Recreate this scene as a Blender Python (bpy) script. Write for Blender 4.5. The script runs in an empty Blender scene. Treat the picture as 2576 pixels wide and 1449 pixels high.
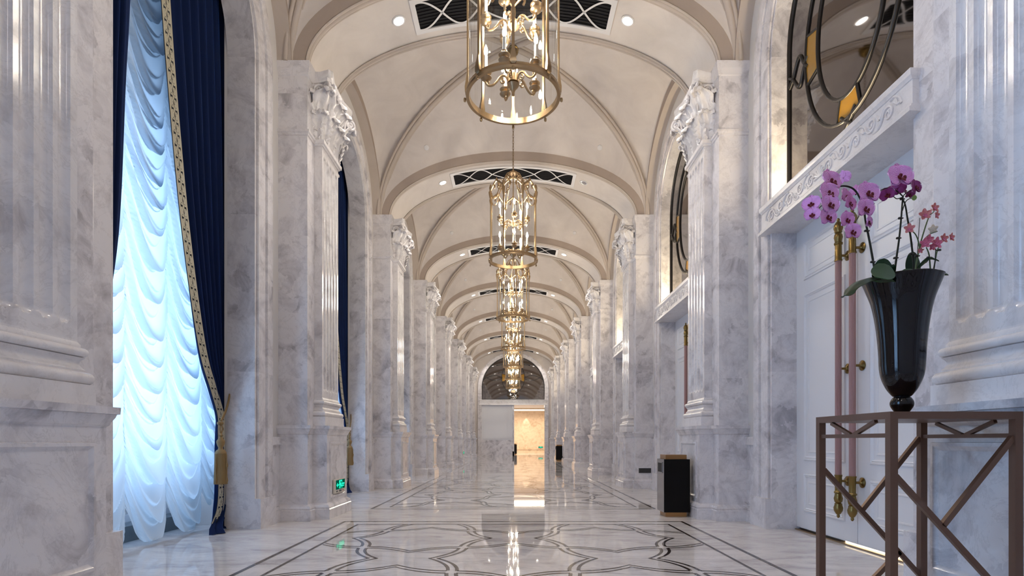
import bpy, math, random
from math import sin, cos, pi, sqrt, radians as R
from mathutils import Vector, Matrix, Euler
random.seed(7)
sc = bpy.context.scene
COL = sc.collection

# ------------------------------------------------------------------ camera, world, exposure
F = 1400.0                     # focal length in pixels of the 2576 px wide frame
CAMZ = 0.9
cam_d = bpy.data.cameras.new('camera'); cam = bpy.data.objects.new('camera', cam_d); COL.objects.link(cam)
cam.location = (0, 0, CAMZ); cam.rotation_euler = (R(90), 0, 0)
cam_d.sensor_width = 36; cam_d.lens = F / 2576 * 36
cam_d.shift_x = -(1291 - 1288) / 2576; cam_d.shift_y = (1110 - 724.5) / 2576
cam_d.clip_start = 0.02; cam_d.clip_end = 200
sc.camera = cam
w = bpy.data.worlds.new('world'); sc.world = w; w.use_nodes = True
w.node_tree.nodes['Background'].inputs[0].default_value = (0.45, 0.65, 1.0, 1)
w.node_tree.nodes['Background'].inputs[1].default_value = 0.25
vs = sc.view_settings
vs.view_transform = 'Standard'; vs.look = 'None'; vs.gamma = 1; vs.use_curve_mapping = False
vs.exposure = 0.62
cy = sc.cycles
cy.use_adaptive_sampling = True; cy.adaptive_threshold = 0.025; cy.max_bounces = 8; cy.diffuse_bounces = 4; cy.glossy_bounces = 4; cy.transmission_bounces = 4; cy.transparent_max_bounces = 16
cy.sample_clamp_indirect = 4.0; cy.caustics_reflective = False; cy.caustics_refractive = False

# light levels (all tuned here)
P_CHAND, P_DOWN, P_WINDOW, P_UP, P_CORR = 26.0, 106.0, 98.0, 24.0, 85.0
C_WARM = (1.0, 0.92, 0.83); C_DOWN = (1.0, 0.92, 0.84); C_SKY = (0.50, 0.69, 1.0)

# ------------------------------------------------------------------ layout of the hall
S = 4.2645                     # bay length
def PY(n): return 2.56 + S * n            # pilaster centres
def BY(n): return 2.56 + S * (n - .5)     # bay centres
NB = 7
YEND = PY(7) + .62
YBACK = PY(-1) - .02
WX = 2.66                      # wall plane
ZS = 5.19                      # springing of the vault
AX, AY = 2.5, 1.6              # half size of a vault bay between the ribs

def ARCH(n, kind, x, y, z, size, energy, col, rot=(0, 0, 0), size_y=None, spot=None, blend=.6):
    d = bpy.data.lights.new(n, kind); d.energy = energy; d.color = col
    if kind == 'AREA':
        d.shape = 'RECTANGLE' if size_y else 'SQUARE'; d.size = size
        if size_y: d.size_y = size_y
    else: d.shadow_soft_size = size
    if kind == 'SPOT': d.spot_size = spot; d.spot_blend = blend
    o = bpy.data.objects.new(n, d); COL.objects.link(o); o.location = (x, y, z); o.rotation_euler = rot
    return o
# daylight outside each tall window on the left
for n in range(0, NB + 1):
    ARCH('daylight', 'AREA', -3.85, BY(n), 2.1, 2.9, P_WINDOW * (3.8 if n == 0 else 1 if n < 3 else .7), C_SKY, (0, R(-98), 0), 2.4)

# ------------------------------------------------------------------ node helpers and materials
def new_mat(name):
    m = bpy.data.materials.new(name); m.use_nodes = True
    nt = m.node_tree; b = nt.nodes['Principled BSDF']
    return m, nt, b
def N(nt, t, **kw):
    n = nt.nodes.new(t)
    for k, v in kw.items():
        if k.startswith('i_'):
            key = k[2:]; key = int(key) if key.isdigit() else key.replace('_', ' ')
            n.inputs[key].default_value = v
        else: setattr(n, k, v)
    return n
def L(nt, a, b): nt.links.new(a, b)
def ramp(nt, stops):
    r = nt.nodes.new('ShaderNodeValToRGB'); e = r.color_ramp.elements
    while len(e) < len(stops): e.new(.5)
    for i, (p, c) in enumerate(stops):
        e[i].position = p; e[i].color = (*c, 1) if len(c) == 3 else c
    return r
def simple(name, col, rough=.5, metal=0, spec=.5, **kw):
    m, nt, b = new_mat(name)
    b.inputs['Base Color'].default_value = (*col, 1); b.inputs['Roughness'].default_value = rough
    b.inputs['Metallic'].default_value = metal; b.inputs['Specular IOR Level'].default_value = spec
    for k, v in kw.items(): b.inputs[k.replace('_', ' ')].default_value = v
    return m
def marble(name, light, mid, dark, vein, rough, scale=1.0, stretch=(1, 1, 1), spec=.5, patch=.5, joints=False):
    m, nt, b = new_mat(name)
    g = N(nt, 'ShaderNodeNewGeometry'); mp = N(nt, 'ShaderNodeMapping'); mp.inputs['Scale'].default_value = stretch
    L(nt, g.outputs['Position'], mp.inputs[0])
    pos = mp.outputs[0]
    if joints:                                                    # every slab is cut from another part of the block
        fl_ = N(nt, 'ShaderNodeVectorMath', operation='FLOOR'); sc_ = N(nt, 'ShaderNodeVectorMath', operation='MULTIPLY')
        L(nt, g.outputs['Position'], sc_.inputs[0]); sc_.inputs[1].default_value = (0, .2345, .62); L(nt, sc_.outputs[0], fl_.inputs[0])
        wn = N(nt, 'ShaderNodeTexWhiteNoise', noise_dimensions='3D'); L(nt, fl_.outputs[0], wn.inputs['Vector'])
        sc2 = N(nt, 'ShaderNodeVectorMath', operation='SCALE'); L(nt, wn.outputs['Color'], sc2.inputs[0]); sc2.inputs['Scale'].default_value = 9
        ad = N(nt, 'ShaderNodeVectorMath', operation='ADD'); L(nt, pos, ad.inputs[0]); L(nt, sc2.outputs[0], ad.inputs[1]); pos = ad.outputs[0]
    n1 = N(nt, 'ShaderNodeTexNoise', i_Scale=1.9 * scale, i_Detail=9.0, i_Roughness=.66, i_Distortion=1.6)
    n2 = N(nt, 'ShaderNodeTexNoise', i_Scale=7.0 * scale, i_Detail=5.0, i_Roughness=.6, i_Distortion=1.0)
    n3 = N(nt, 'ShaderNodeTexNoise', i_Scale=2.6 * scale, i_Detail=9.0, i_Roughness=.68, i_Distortion=2.4)
    for n in (n1, n2, n3): L(nt, pos, n.inputs['Vector'])
    # broken fragments: cells with warped borders
    wv = N(nt, 'ShaderNodeVectorMath', operation='SCALE'); L(nt, n2.outputs['Color'], wv.inputs[0]); wv.inputs['Scale'].default_value = .22
    wa = N(nt, 'ShaderNodeVectorMath', operation='ADD'); L(nt, pos, wa.inputs[0]); L(nt, wv.outputs[0], wa.inputs[1])
    vo = N(nt, 'ShaderNodeTexVoronoi', i_Scale=6.0 * scale); L(nt, wa.outputs[0], vo.inputs['Vector'])
    sv = N(nt, 'ShaderNodeSeparateColor'); L(nt, vo.outputs['Color'], sv.inputs[0])
    cmb = N(nt, 'ShaderNodeMath', operation='MULTIPLY_ADD'); L(nt, sv.outputs[0], cmb.inputs[0]); cmb.inputs[1].default_value = .16 * patch * 2; L(nt, n1.outputs['Fac'], cmb.inputs[2])
    cm2 = N(nt, 'ShaderNodeMath', operation='MULTIPLY_ADD'); L(nt, n2.outputs['Fac'], cm2.inputs[0]); cm2.inputs[1].default_value = .22; L(nt, cmb.outputs[0], cm2.inputs[2])
    r1 = ramp(nt, [(.46, dark), (.61, mid), (.75, light)]); L(nt, cm2.outputs[0], r1.inputs[0])
    rv = ramp(nt, [(.482, (0, 0, 0)), (.5, (1, 1, 1)), (.518, (0, 0, 0))]); L(nt, n3.outputs['Fac'], rv.inputs[0])
    vm = N(nt, 'ShaderNodeMath', operation='MULTIPLY'); L(nt, rv.outputs[0], vm.inputs[0]); L(nt, n1.outputs['Fac'], vm.inputs[1])
    mv = N(nt, 'ShaderNodeMath', operation='MULTIPLY'); L(nt, vm.outputs[0], mv.inputs[0]); mv.inputs[1].default_value = .5
    m2 = N(nt, 'ShaderNodeMix', data_type='RGBA'); L(nt, mv.outputs[0], m2.inputs[0]); L(nt, r1.outputs[0], m2.inputs[6])
    m2.inputs[7].default_value = (*vein, 1)
    L(nt, m2.outputs[2], b.inputs['Base Color'])
    b.inputs['Roughness'].default_value = rough; b.inputs['Specular IOR Level'].default_value = spec
    return m
M = {}
M['marble'] = marble('polished_wall_marble', (.75, .73, .755), (.615, .595, .625), (.395, .38, .41), (.36, .34, .36), .14, joints=True)
M['carved'] = marble('carved_pale_marble', (.77, .75, .765), (.71, .69, .705), (.56, .54, .56), (.44, .42, .43), .28)
M['fluted'] = marble('fluted_shaft_marble', (.76, .74, .755), (.655, .635, .655), (.46, .44, .465), (.40, .38, .39), .16)
M['floor'] = marble('polished_floor_marble', (.73, .70, .69), (.63, .60, .60), (.43, .405, .41), (.40, .37, .37), .03, 1.2, (.55, 1.4, 1), .5, .3)
M['inlay'] = simple('dark_inlay_marble', (.045, .035, .033), .06, 0, .8)
M['joint'] = simple('pale_stone_joint', (.36, .32, .29), .2)
M['warm_marble'] = marble('warm_corridor_marble', (.76, .60, .44), (.68, .52, .37), (.56, .42, .29), (.46, .33, .22), .25)
def plaster(name, c1, c2, rough=.85):
    m, nt, b = new_mat(name)
    g = N(nt, 'ShaderNodeNewGeometry')
    n1 = N(nt, 'ShaderNodeTexNoise', i_Scale=1.6, i_Detail=8.0, i_Roughness=.65, i_Distortion=.8); L(nt, g.outputs['Position'], n1.inputs['Vector'])
    r1 = ramp(nt, [(.32, c2), (.66, c1)]); L(nt, n1.outputs['Fac'], r1.inputs[0]); L(nt, r1.outputs[0], b.inputs['Base Color'])
    b.inputs['Roughness'].default_value = rough; b.inputs['Specular IOR Level'].default_value = .25
    return m
M['vault'] = plaster('mottled_vault_plaster', (.70, .65, .62), (.61, .56, .535))
M['soffit'] = plaster('mottled_arch_plaster', (.71, .66, .625), (.63, .58, .55))
M['tan'] = plaster('tan_rib_plaster', (.41, .34, .295), (.37, .305, .265))
M['rib'] = plaster('cream_rib_plaster', (.56, .49, .44), (.50, .44, .39), .6)
M['white_wall'] = simple('white_wall_plaster', (.70, .68, .675), .7)
M['white_paint'] = simple('white_door_paint', (.76, .765, .80), .4)
M['brass'] = simple('brushed_brass', (.40, .285, .165), .36, 1)
M['old_brass'] = simple('aged_brass', (.23, .155, .055), .32, 1)
M['dark_brass'] = simple('dark_antique_brass', (.27, .185, .10), .35, 1)
M['rose'] = simple('rose_lacquered_wood', (.34, .185, .175), .4)
M['bronze'] = simple('bronze_painted_steel', (.15, .080, .052), .36, .45)
M['black_metal'] = simple('black_came_metal', (.012, .011, .012), .3, .3)
M['candle'] = simple('white_candle_sleeve', (.85, .80, .72), .5)
M['ceramic'] = simple('black_glazed_ceramic', (.0015, .0015, .003), .03, 0, .42)
M['bin_black'] = simple('black_lacquer', (.003, .003, .004), .4, 0, .15)
M['steel'] = simple('brushed_steel', (.40, .40, .42), .22, 1)
M['bin_brass'] = simple('brown_brass_plate', (.36, .20, .085), .34, .85)
M['dark_hole'] = simple('dark_opening', (.012, .009, .007), .7)
M['cord'] = simple('gold_silk_cord', (.24, .145, .05), .6)
M['louvre'] = simple('black_louvre', (.006, .006, .009), .7, 0, .2)
M['vent_white'] = simple('white_vent_paint', (.68, .67, .68), .45)
M['plastic'] = simple('cream_plastic', (.66, .62, .56), .45)
M['socket'] = simple('dark_grey_plate', (.03, .03, .032), .4)
M['teal_sill'] = simple('dark_stone_sill', (.10, .13, .15), .25)
M['amber'] = simple('amber_glass', (.30, .15, .008), .18, 0, .6)
M['mirror'] = simple('smoked_mirror_glass', (.23, .22, .225), .035, 1.0)
def emis(name, col, st, sampling=None):
    m = bpy.data.materials.new(name); m.use_nodes = True; nt = m.node_tree; nt.nodes.clear()
    e = N(nt, 'ShaderNodeEmission'); e.inputs[0].default_value = (*col, 1); e.inputs[1].default_value = st
    o = N(nt, 'ShaderNodeOutputMaterial'); L(nt, e.outputs[0], o.inputs[0])
    if sampling: m.cycles.emission_sampling = sampling
    return m
M['flame'] = emis('lit_bulb', (1, .88, .72), P_CHAND * 13)
M['lamp_disc'] = emis('lit_downlight', (1, .92, .80), 14, 'NONE')
M['cove'] = emis('door_gap_glow', (1, .82, .58), 4, 'NONE')  # emission for the light leaking under the doors, no lamp there
M['sign_bg'] = emis('dark_green_lit_panel', (.0, .055, .032), 1, 'NONE')
M['sign_fg'] = emis('bright_green_lit_sign', (.02, .95, .50), 1.1, 'NONE')
M['sign_red'] = simple('red_indicator', (.35, .03, .04), .4)
def glass_mat():
    m = bpy.data.materials.new('clear_lantern_glass'); m.use_nodes = True; nt = m.node_tree; nt.nodes.clear()
    t = N(nt, 'ShaderNodeBsdfTransparent'); t.inputs[0].default_value = (.93, .94, .94, 1)
    g = N(nt, 'ShaderNodeBsdfGlossy'); g.inputs['Roughness'].default_value = .02
    lw = N(nt, 'ShaderNodeLayerWeight'); lw.inputs[0].default_value = .5
    p = N(nt, 'ShaderNodeMath', operation='POWER'); L(nt, lw.outputs['Facing'], p.inputs[0]); p.inputs[1].default_value = 3.0
    a = N(nt, 'ShaderNodeMath', operation='MULTIPLY_ADD'); L(nt, p.outputs[0], a.inputs[0]); a.inputs[1].default_value = .5; a.inputs[2].default_value = .05
    mx = N(nt, 'ShaderNodeMixShader'); L(nt, a.outputs[0], mx.inputs[0]); L(nt, t.outputs[0], mx.inputs[1]); L(nt, g.outputs[0], mx.inputs[2])
    o = N(nt, 'ShaderNodeOutputMaterial'); L(nt, mx.outputs[0], o.inputs[0]); return m
M['glass'] = glass_mat()
def sheer_mat():
    m = bpy.data.materials.new('white_sheer_silk'); m.use_nodes = True; nt = m.node_tree; nt.nodes.clear()
    d = N(nt, 'ShaderNodeBsdfDiffuse'); d.inputs[0].default_value = (.80, .86, .90, 1)
    t = N(nt, 'ShaderNodeBsdfTranslucent'); t.inputs[0].default_value = (.74, .88, .98, 1)
    mx = N(nt, 'ShaderNodeMixShader'); mx.inputs[0].default_value = .52
    L(nt, d.outputs[0], mx.inputs[1]); L(nt, t.outputs[0], mx.inputs[2])
    o = N(nt, 'ShaderNodeOutputMaterial'); L(nt, mx.outputs[0], o.inputs[0]); return m
M['sheer'] = sheer_mat()
M['velvet'] = simple('navy_velvet', (.003, .012, .055), .8, 0, .15, Sheen_Weight=1.0, Sheen_Roughness=.3, Sheen_Tint=(.03, .13, .50, 1))
M['braid'] = simple('pale_gold_braid', (.45, .42, .32), .5)
M['braid_dark'] = simple('navy_braid_ground', (.01, .018, .035), .8)
M['leaf'] = simple('dark_orchid_leaf', (.006, .030, .010), .36, 0, .25)
M['leaf_pale'] = simple('green_orchid_leaf', (.020, .062, .018), .38, 0, .25)
M['stem'] = simple('dark_orchid_stem', (.010, .014, .008), .5, 0, .3)
M['stem_green'] = simple('green_orchid_stem', (.05, .10, .03), .5)
M['clip'] = simple('black_plant_clip', (.006, .006, .006), .5)
M['bud'] = simple('green_bud', (.16, .24, .05), .5)
M['lip'] = simple('crimson_orchid_lip', (.11, .002, .014), .5, 0, .25)
M['lip_pink'] = simple('pink_orchid_lip', (.62, .14, .27), .45)
def petal(name, c, vein, rim, strength):
    m, nt, b = new_mat(name)
    uv = N(nt, 'ShaderNodeUVMap'); sp = N(nt, 'ShaderNodeSeparateXYZ'); L(nt, uv.outputs[0], sp.inputs[0])
    no = N(nt, 'ShaderNodeTexNoise', i_Scale=6.0, i_Detail=2.0); L(nt, uv.outputs[0], no.inputs['Vector'])
    a = N(nt, 'ShaderNodeMath', operation='MULTIPLY_ADD'); L(nt, no.outputs['Fac'], a.inputs[0]); a.inputs[1].default_value = .09; L(nt, sp.outputs[0], a.inputs[2])
    s = N(nt, 'ShaderNodeMath', operation='MULTIPLY'); L(nt, a.outputs[0], s.inputs[0]); s.inputs[1].default_value = 120
    sn = N(nt, 'ShaderNodeMath', operation='SINE'); L(nt, s.outputs[0], sn.inputs[0])
    r = ramp(nt, [(.35, (0, 0, 0)), (.8, (strength, strength, strength))]); L(nt, sn.outputs[0], r.inputs[0])
    mx = N(nt, 'ShaderNodeMix', data_type='RGBA'); L(nt, r.outputs[0], mx.inputs[0]); mx.inputs[6].default_value = (*c, 1); mx.inputs[7].default_value = (*vein, 1)
    rr = ramp(nt, [(.90, (0, 0, 0)), (.97, (.75, .75, .75))]); L(nt, sp.outputs[1], rr.inputs[0])
    m2 = N(nt, 'ShaderNodeMix', data_type='RGBA'); L(nt, rr.outputs[0], m2.inputs[0]); L(nt, mx.outputs[2], m2.inputs[6]); m2.inputs[7].default_value = (*rim, 1)
    L(nt, m2.outputs[2], b.inputs['Base Color']); b.inputs['Roughness'].default_value = .55
    b.inputs['Subsurface Weight'].default_value = 0
    return m
M['petal_pink'] = petal('veined_pink_petal', (.68, .15, .56), (.93, .78, .90), (.86, .58, .82), .95)
M['petal_purple'] = petal('deep_purple_petal', (.20, .008, .12), (.30, .03, .22), (.62, .38, .52), .5)
M['petal_peach'] = petal('peach_pink_petal', (.62, .19, .19), (.66, .25, .22), (.70, .36, .27), .5)
M['petal_rose'] = petal('rose_pink_petal', (.60, .12, .21), (.66, .2, .25), (.70, .36, .28), .5)
M['petal_cream'] = petal('cream_petal', (.66, .58, .46), (.66, .6, .5), (.7, .62, .52), .4)

# ------------------------------------------------------------------ mesh builder
def cat(pts, k=6, closed=False):
    P = [Vector(p) for p in pts]; n = len(P); out = []
    rng = range(n if closed else n - 1)
    for i in rng:
        if closed: a, b, c, d = P[(i - 1) % n], P[i], P[(i + 1) % n], P[(i + 2) % n]
        else: a, b, c, d = P[max(i - 1, 0)], P[i], P[i + 1], P[min(i + 2, n - 1)]
        for j in range(k):
            t = j / k
            out.append(.5 * ((2 * b) + (c - a) * t + (2 * a - 5 * b + 4 * c - d) * t * t + (3 * b - a - 3 * c + d) * t ** 3))
    if not closed: out.append(P[-1])
    return out
class MB:
    def __init__(s): s.v = []; s.f = []; s.uv = None
    def add(s, vs, fs):
        o = len(s.v); s.v += [tuple(p) for p in vs]; s.f += [tuple(o + i for i in f) for f in fs]; return s
    def box(s, x0, x1, y0, y1, z0, z1):
        if x0 > x1: x0, x1 = x1, x0
        if y0 > y1: y0, y1 = y1, y0
        return s.add([(x0, y0, z0), (x1, y0, z0), (x1, y1, z0), (x0, y1, z0), (x0, y0, z1), (x1, y0, z1), (x1, y1, z1), (x0, y1, z1)],
                     [(0, 3, 2, 1), (4, 5, 6, 7), (0, 1, 5, 4), (1, 2, 6, 5), (2, 3, 7, 6), (3, 0, 4, 7)])
    def rings(s, rings, closed=True, caps=True):
        n = len(rings[0]); o = len(s.v)
        for r in rings: s.v += [tuple(p) for p in r]
        for i in range(len(rings) - 1):
            for j in range(n if closed else n - 1):
                k = (j + 1) % n
                s.f.append((o + i * n + j, o + i * n + k, o + (i + 1) * n + k, o + (i + 1) * n + j))
        if caps and closed:
            s.f.append(tuple(o + j for j in reversed(range(n)))); e = o + (len(rings) - 1) * n
            s.f.append(tuple(e + j for j in range(n)))
        return s
    def rects(s, hy, px, prof, x0=0):
        """stack of rectangles against the wall (x from x0): profile of (offset, z)"""
        return s.rings([[(x0, -hy - o, z), (px + o, -hy - o, z), (px + o, hy + o, z), (x0, hy + o, z)] for o, z in prof])
    def lathe(s, prof, n=16, c=(0, 0, 0), lobes=0, amp=0):
        rs = []
        for r, z in prof:
            rs.append([(c[0] + r * (1 + amp * cos(lobes * 2 * pi * j / n)) * cos(2 * pi * j / n), c[1] + r * (1 + amp * cos(lobes * 2 * pi * j / n)) * sin(2 * pi * j / n), c[2] + z) for j in range(n)])
        return s.rings(rs)
    def tube(s, path, r, n=7, closed=False, rz=None):
        P = [Vector(p) for p in path]; m = len(P); rs = []; up = None
        for i, p in enumerate(P):
            if closed: t = P[(i + 1) % m] - P[i - 1]
            else: t = P[min(i + 1, m - 1)] - P[max(i - 1, 0)]
            if t.length < 1e-9: t = Vector((0, 0, 1))
            t.normalize()
            if up is None:
                up = Vector((0, 0, 1)) if abs(t.z) < .9 else Vector((1, 0, 0))
            up = (up - t * up.dot(t))
            if up.length < 1e-6: up = t.orthogonal()
            up.normalize(); sd = t.cross(up)
            rad = r[i] if isinstance(r, (list, tuple)) else r
            rs.append([p + sd * (rad * cos(2 * pi * j / n)) + up * ((rz or rad) * sin(2 * pi * j / n)) for j in range(n)])
        if closed: rs.append(rs[0]); return s.rings(rs, caps=False)
        return s.rings(rs)
    def strip(s, A, B):
        return s.rings([list(A), list(B)], closed=False, caps=False)
    def prism(s, poly, d, axis='x', base=0):
        """extrude a 2D polygon; axis 'x': poly is (y,z) from x=base to base+d"""
        def mk(h):
            return [{'x': (h, a, b), 'y': (a, h, b), 'z': (a, b, h)}[axis] for a, b in poly]
        return s.rings([mk(base), mk(base + d)])
    def grid(s, fn, nu, nv, thick=0):
        P = [[Vector(fn(i / nu, j / nv)) for i in range(nu + 1)] for j in range(nv + 1)]
        o = len(s.v); W = nu + 1
        for row in P: s.v += [tuple(p) for p in row]
        for j in range(nv):
            for i in range(nu):
                s.f.append((o + j * W + i, o + j * W + i + 1, o + (j + 1) * W + i + 1, o + (j + 1) * W + i))
        if thick:
            o2 = len(s.v)
            for j in range(nv + 1):
                for i in range(nu + 1):
                    du = P[j][min(i + 1, nu)] - P[j][max(i - 1, 0)]; dv = P[min(j + 1, nv)][i] - P[max(j - 1, 0)][i]
                    n = du.cross(dv); n = n.normalized() if n.length > 1e-12 else Vector((0, 0, 0))
                    s.v.append(tuple(P[j][i] - n * thick))
            for j in range(nv):
                for i in range(nu):
                    s.f.append((o2 + j * W + i, o2 + (j + 1) * W + i, o2 + (j + 1) * W + i + 1, o2 + j * W + i + 1))
            b = [(0, i) for i in range(nu + 1)] + [(j, nu) for j in range(1, nv + 1)] + [(nv, i) for i in range(nu - 1, -1, -1)] + [(j, 0) for j in range(nv - 1, 0, -1)]
            for q in range(len(b)):
                (j0, i0), (j1, i1) = b[q], b[(q + 1) % len(b)]
                s.f.append((o + j1 * W + i1, o + j0 * W + i0, o2 + j0 * W + i0, o2 + j1 * W + i1))
        return s
    def xf(s, mat, start=0):
        s.v[start:] = [tuple(mat @ Vector(p)) for p in s.v[start:]]; return s
    def mesh(s, name, mat, smooth=35, uv=None):
        me = bpy.data.meshes.new(name); me.from_pydata(s.v, [], s.f); me.validate()
        if smooth:
            me.polygons.foreach_set('use_smooth', [True] * len(me.polygons))
            if smooth < 180: me.set_sharp_from_angle(angle=R(smooth))
        if uv:
            l = me.uv_layers.new(name='UVMap')
            for lp in me.loops: l.data[lp.index].uv = uv[lp.vertex_index]
        me.materials.append(M[mat]); me.update(); return me
    def build(s, name, mat, parent=None, loc=None, smooth=35, uv=None):
        o = bpy.data.objects.new(name, s.mesh(name, mat, smooth, uv)); COL.objects.link(o)
        if parent: o.parent = parent
        if loc: o.location = loc
        return o
def empty(name, loc=(0, 0, 0), rz=0):
    o = bpy.data.objects.new(name, None); COL.objects.link(o); o.location = loc; o.rotation_euler = (0, 0, rz); o.empty_display_size = .1
    return o
def tag(o, label, category, group=None):
    o['label'] = label; o['category'] = category
    if group: o['group'] = group
    return o
def struct(o, label=None):
    o['kind'] = 'structure'
    if label: o['label'] = label
    return o
def copy_tree(o, parent=None):
    c = o.copy(); COL.objects.link(c)
    if parent: c.parent = parent
    for ch in list(o.children): copy_tree(ch, c)
    return c
def place(o, first, loc, rz=0):
    r = o if first else copy_tree(o); r.location = loc; r.rotation_euler = (0, 0, rz); return r
ORD = ['nearest', 'second', 'third', 'fourth', 'fifth', 'sixth', 'seventh', 'eighth', 'ninth']
def ordn(i): return ORD[i] if i == 0 else ORD[i] + ' nearest'

# ------------------------------------------------------------------ vault geometry
def Dz(t): return ZS + 2.08 * sqrt(max(0, 1 - t * t))
def Rt(v): return 7.27 - .87 * v * v
def Rw(u): return 7.27 - .66 * u * u
def webz(u, v):
    a, b = abs(u), abs(v)
    if b >= a:
        if b < 1e-6: return 7.27
        return Dz(b) + max(0, Rt(b) - Dz(b)) * sqrt(max(0, 1 - (a / b) ** 2))
    return Dz(a) + max(0, Rw(a) - Dz(a)) * sqrt(max(0, 1 - (b / a) ** 2))
def arch_pts(a, b, n, k=0):
    """half ellipse from -a to a above the springing"""
    return [(-a * cos(pi * i / n), ZS + b * sin(pi * i / n)) for i in range(n + 1)]

# ------------------------------------------------------------------ floor
fl = MB().box(-4.2, 4.2, YBACK - .1, 47, -.2, 0).build('floor', 'floor', smooth=0); struct(fl, 'polished pale marble floor with dark interlaced inlay')
inl = MB(); Zi = .0012
def ln(A, B, wd=.026):
    A, B = Vector((A[0], A[1], Zi)), Vector((B[0], B[1], Zi)); d = (B - A).normalized(); nn = Vector((-d.y, d.x, 0)) * wd / 2
    inl.add([A - nn, B - nn, B + nn, A + nn], [(0, 1, 2, 3)])
def frame(x, y0, y1, wd):
    ln((-x - wd / 2, y0), (x + wd / 2, y0), wd); ln((-x - wd / 2, y1), (x + wd / 2, y1), wd)
    ln((-x, y0 + wd / 2), (-x, y1 - wd / 2), wd); ln((x, y0 + wd / 2), (x, y1 - wd / 2), wd)
PX = .845; HA = .19
def cusp(t):
    """t: distance from a crossing in half cells; 0 at crossings, +-1 at the cusps (alternating sign)"""
    k = math.floor((t + 1) / 2); f = t - 2 * k
    s = 1 if k % 2 == 0 else -1
    return s * (abs(f) ** 2.2) * (1 if f >= 0 else -1)
def panel(y0, y1, far=None):
    frame(1.885, y0, y1, .034); yi0, yi1 = y0 + .215, y1 - .215
    nH = 8; sp = (yi1 - yi0 - .83) / (nH - 1)
    ys = [yi0 + .415 + sp * k for k in range(nH)]
    if far: sp = .89; ys = [yi1 - .415 - sp * k for k in range(8)]
    else: ys = [yi0 + .43 + sp * k for k in range(nH)]
    ys.sort(); xs = [-1.5 * PX, -.5 * PX, .5 * PX, 1.5 * PX]
    def hy(k, x):
        t = (x - xs[0]) / (PX / 2)
        return ys[k] + HA * cusp(t) * (1 if (k + (1 if far else 0)) % 2 == 0 else -1)
    def vx(i, y):
        j = (y - ys[0]) / sp * 2
        return xs[i] + HA * cusp(j) * (1 if (i + (1 if far else 0)) % 2 == 0 else -1)
    G = .032
    def keepH(x, y): return all(abs(x - vx(i, y)) > G for i in range(4)) and abs(x) < 1.66
    def keepV(x, y): return all(abs(y - hy(k, x)) > G for k in range(len(ys))) and yi0 < y < yi1
    def run(pts, keep, dx_, dy_, hw_):
        """two thin lines shifted sideways from the strand, broken where another strand crosses"""
        for off in (-G, G):
            cur = []
            def flush():
                if len(cur) > 1:
                    a = [(x - dx_ * hw_, y - dy_ * hw_, Zi) for x, y in cur]; b = [(x + dx_ * hw_, y + dy_ * hw_, Zi) for x, y in cur]
                    inl.strip(*((a, b) if dx_ else (b, a)))
                cur.clear()
            for x, y in pts:
                p = (x + dx_ * off, y + dy_ * off)
                if keep(*p): cur.append(p)
                else: flush()
            flush()
    for k in range(len(ys)):
        run([(x, hy(k, x)) for x in [-1.68 + 3.36 * i / 320 for i in range(321)]], keepH, 0, 1, .011)
    for i in range(4):
        run([(vx(i, y), y) for y in [yi0 + (yi1 - yi0) * q / 600 for q in range(601)]], keepV, 1, 0, .0135)
    frame(1.68, yi0, yi1, .026)
panel(-1.13, 6.24, True)
for q in range(1, 4): panel(7.40 + 2 * S * (q - 1), 7.40 + 2 * S * (q - 1) + 7.33)
inl.build('inlay', 'inlay', fl, smooth=0)
jb = MB()
for q in range(0, 5):
    y = 6.82 + 2 * S * q
    if y < 33: jb.add([(-1.9, y - .004, Zi), (1.9, y - .004, Zi), (1.9, y + .004, Zi), (-1.9, y + .004, Zi)], [(0, 1, 2, 3)])
jb.build('joint', 'joint', fl, smooth=0)

# ------------------------------------------------------------------ ceiling webs, ribs
cm = MB()
for n in range(0, NB + 1):
    yc = BY(n)
    def f(a, b):
        # squeeze samples towards the edges where the web is steep
        u, v = sin((a - .5) * pi), sin((b - .5) * pi)
        return (u * AX, yc + v * AY, webz(u, v))
    cm.grid(f, 40, 40)
ce = struct(cm.build('ceiling', 'vault', smooth=50), 'cream groin vaulted ceiling')
ds = MB()                                # diagonal ribs: three rolls each
for n in range(0, NB + 1):
    yc = BY(n)
    for sy in (1, -1):
        path = []
        for i in range(41):
            t = -cos(pi * i / 40); e = 1 + .012 * t ** 8; path.append(Vector((AX * t * e, yc + sy * AY * t * e, Dz(abs(t)) - .005)))
        d = Vector((-sy * AY, AX, 0)).normalized()
        for off, r, dz in ((0, .042, -.02), (.06, .024, 0), (-.06, .024, 0)):
            ds.tube([p + d * off + Vector((0, 0, dz)) for p in path], r, 8)
ds.build('diagonal_rib', 'rib', ce, smooth=60)
TA, TB = 2.37, 1.06
trim_i = [0]
def trim_name():
    trim_i[0] += 1; return 'trim_%d' % trim_i[0]
def transverse():
    root = empty(trim_name()); NN = 48
    so = MB(); I = arch_pts(TA, TB, NN); hd = .49
    so.strip([(x, -hd, z) for x, z in I], [(x, hd, z) for x, z in I]); so.build('soffit', 'soffit', root, smooth=60)
    fa = MB(); O = arch_pts(AX, 1.21, NN)
    for s in (-1, 1): fa.strip([(x, s * hd, z) for x, z in I], [(x, s * (S / 2 - AY), z) for x, z in O])
    fa.build('rib_face', 'tan', root, smooth=60)
    mo = MB(); J = arch_pts(TA - .012, TB - .012, NN)
    for s in (-1, 1):
        for yo, r in ((hd - .005, .016), (hd - .05, .020), (hd - .085, .011)):
            mo.tube([(x, s * yo, z) for x, z in J], r, 6)
    mo.build('edge_moulding', 'rib', root, smooth=60); return root
tr0 = transverse()
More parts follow.
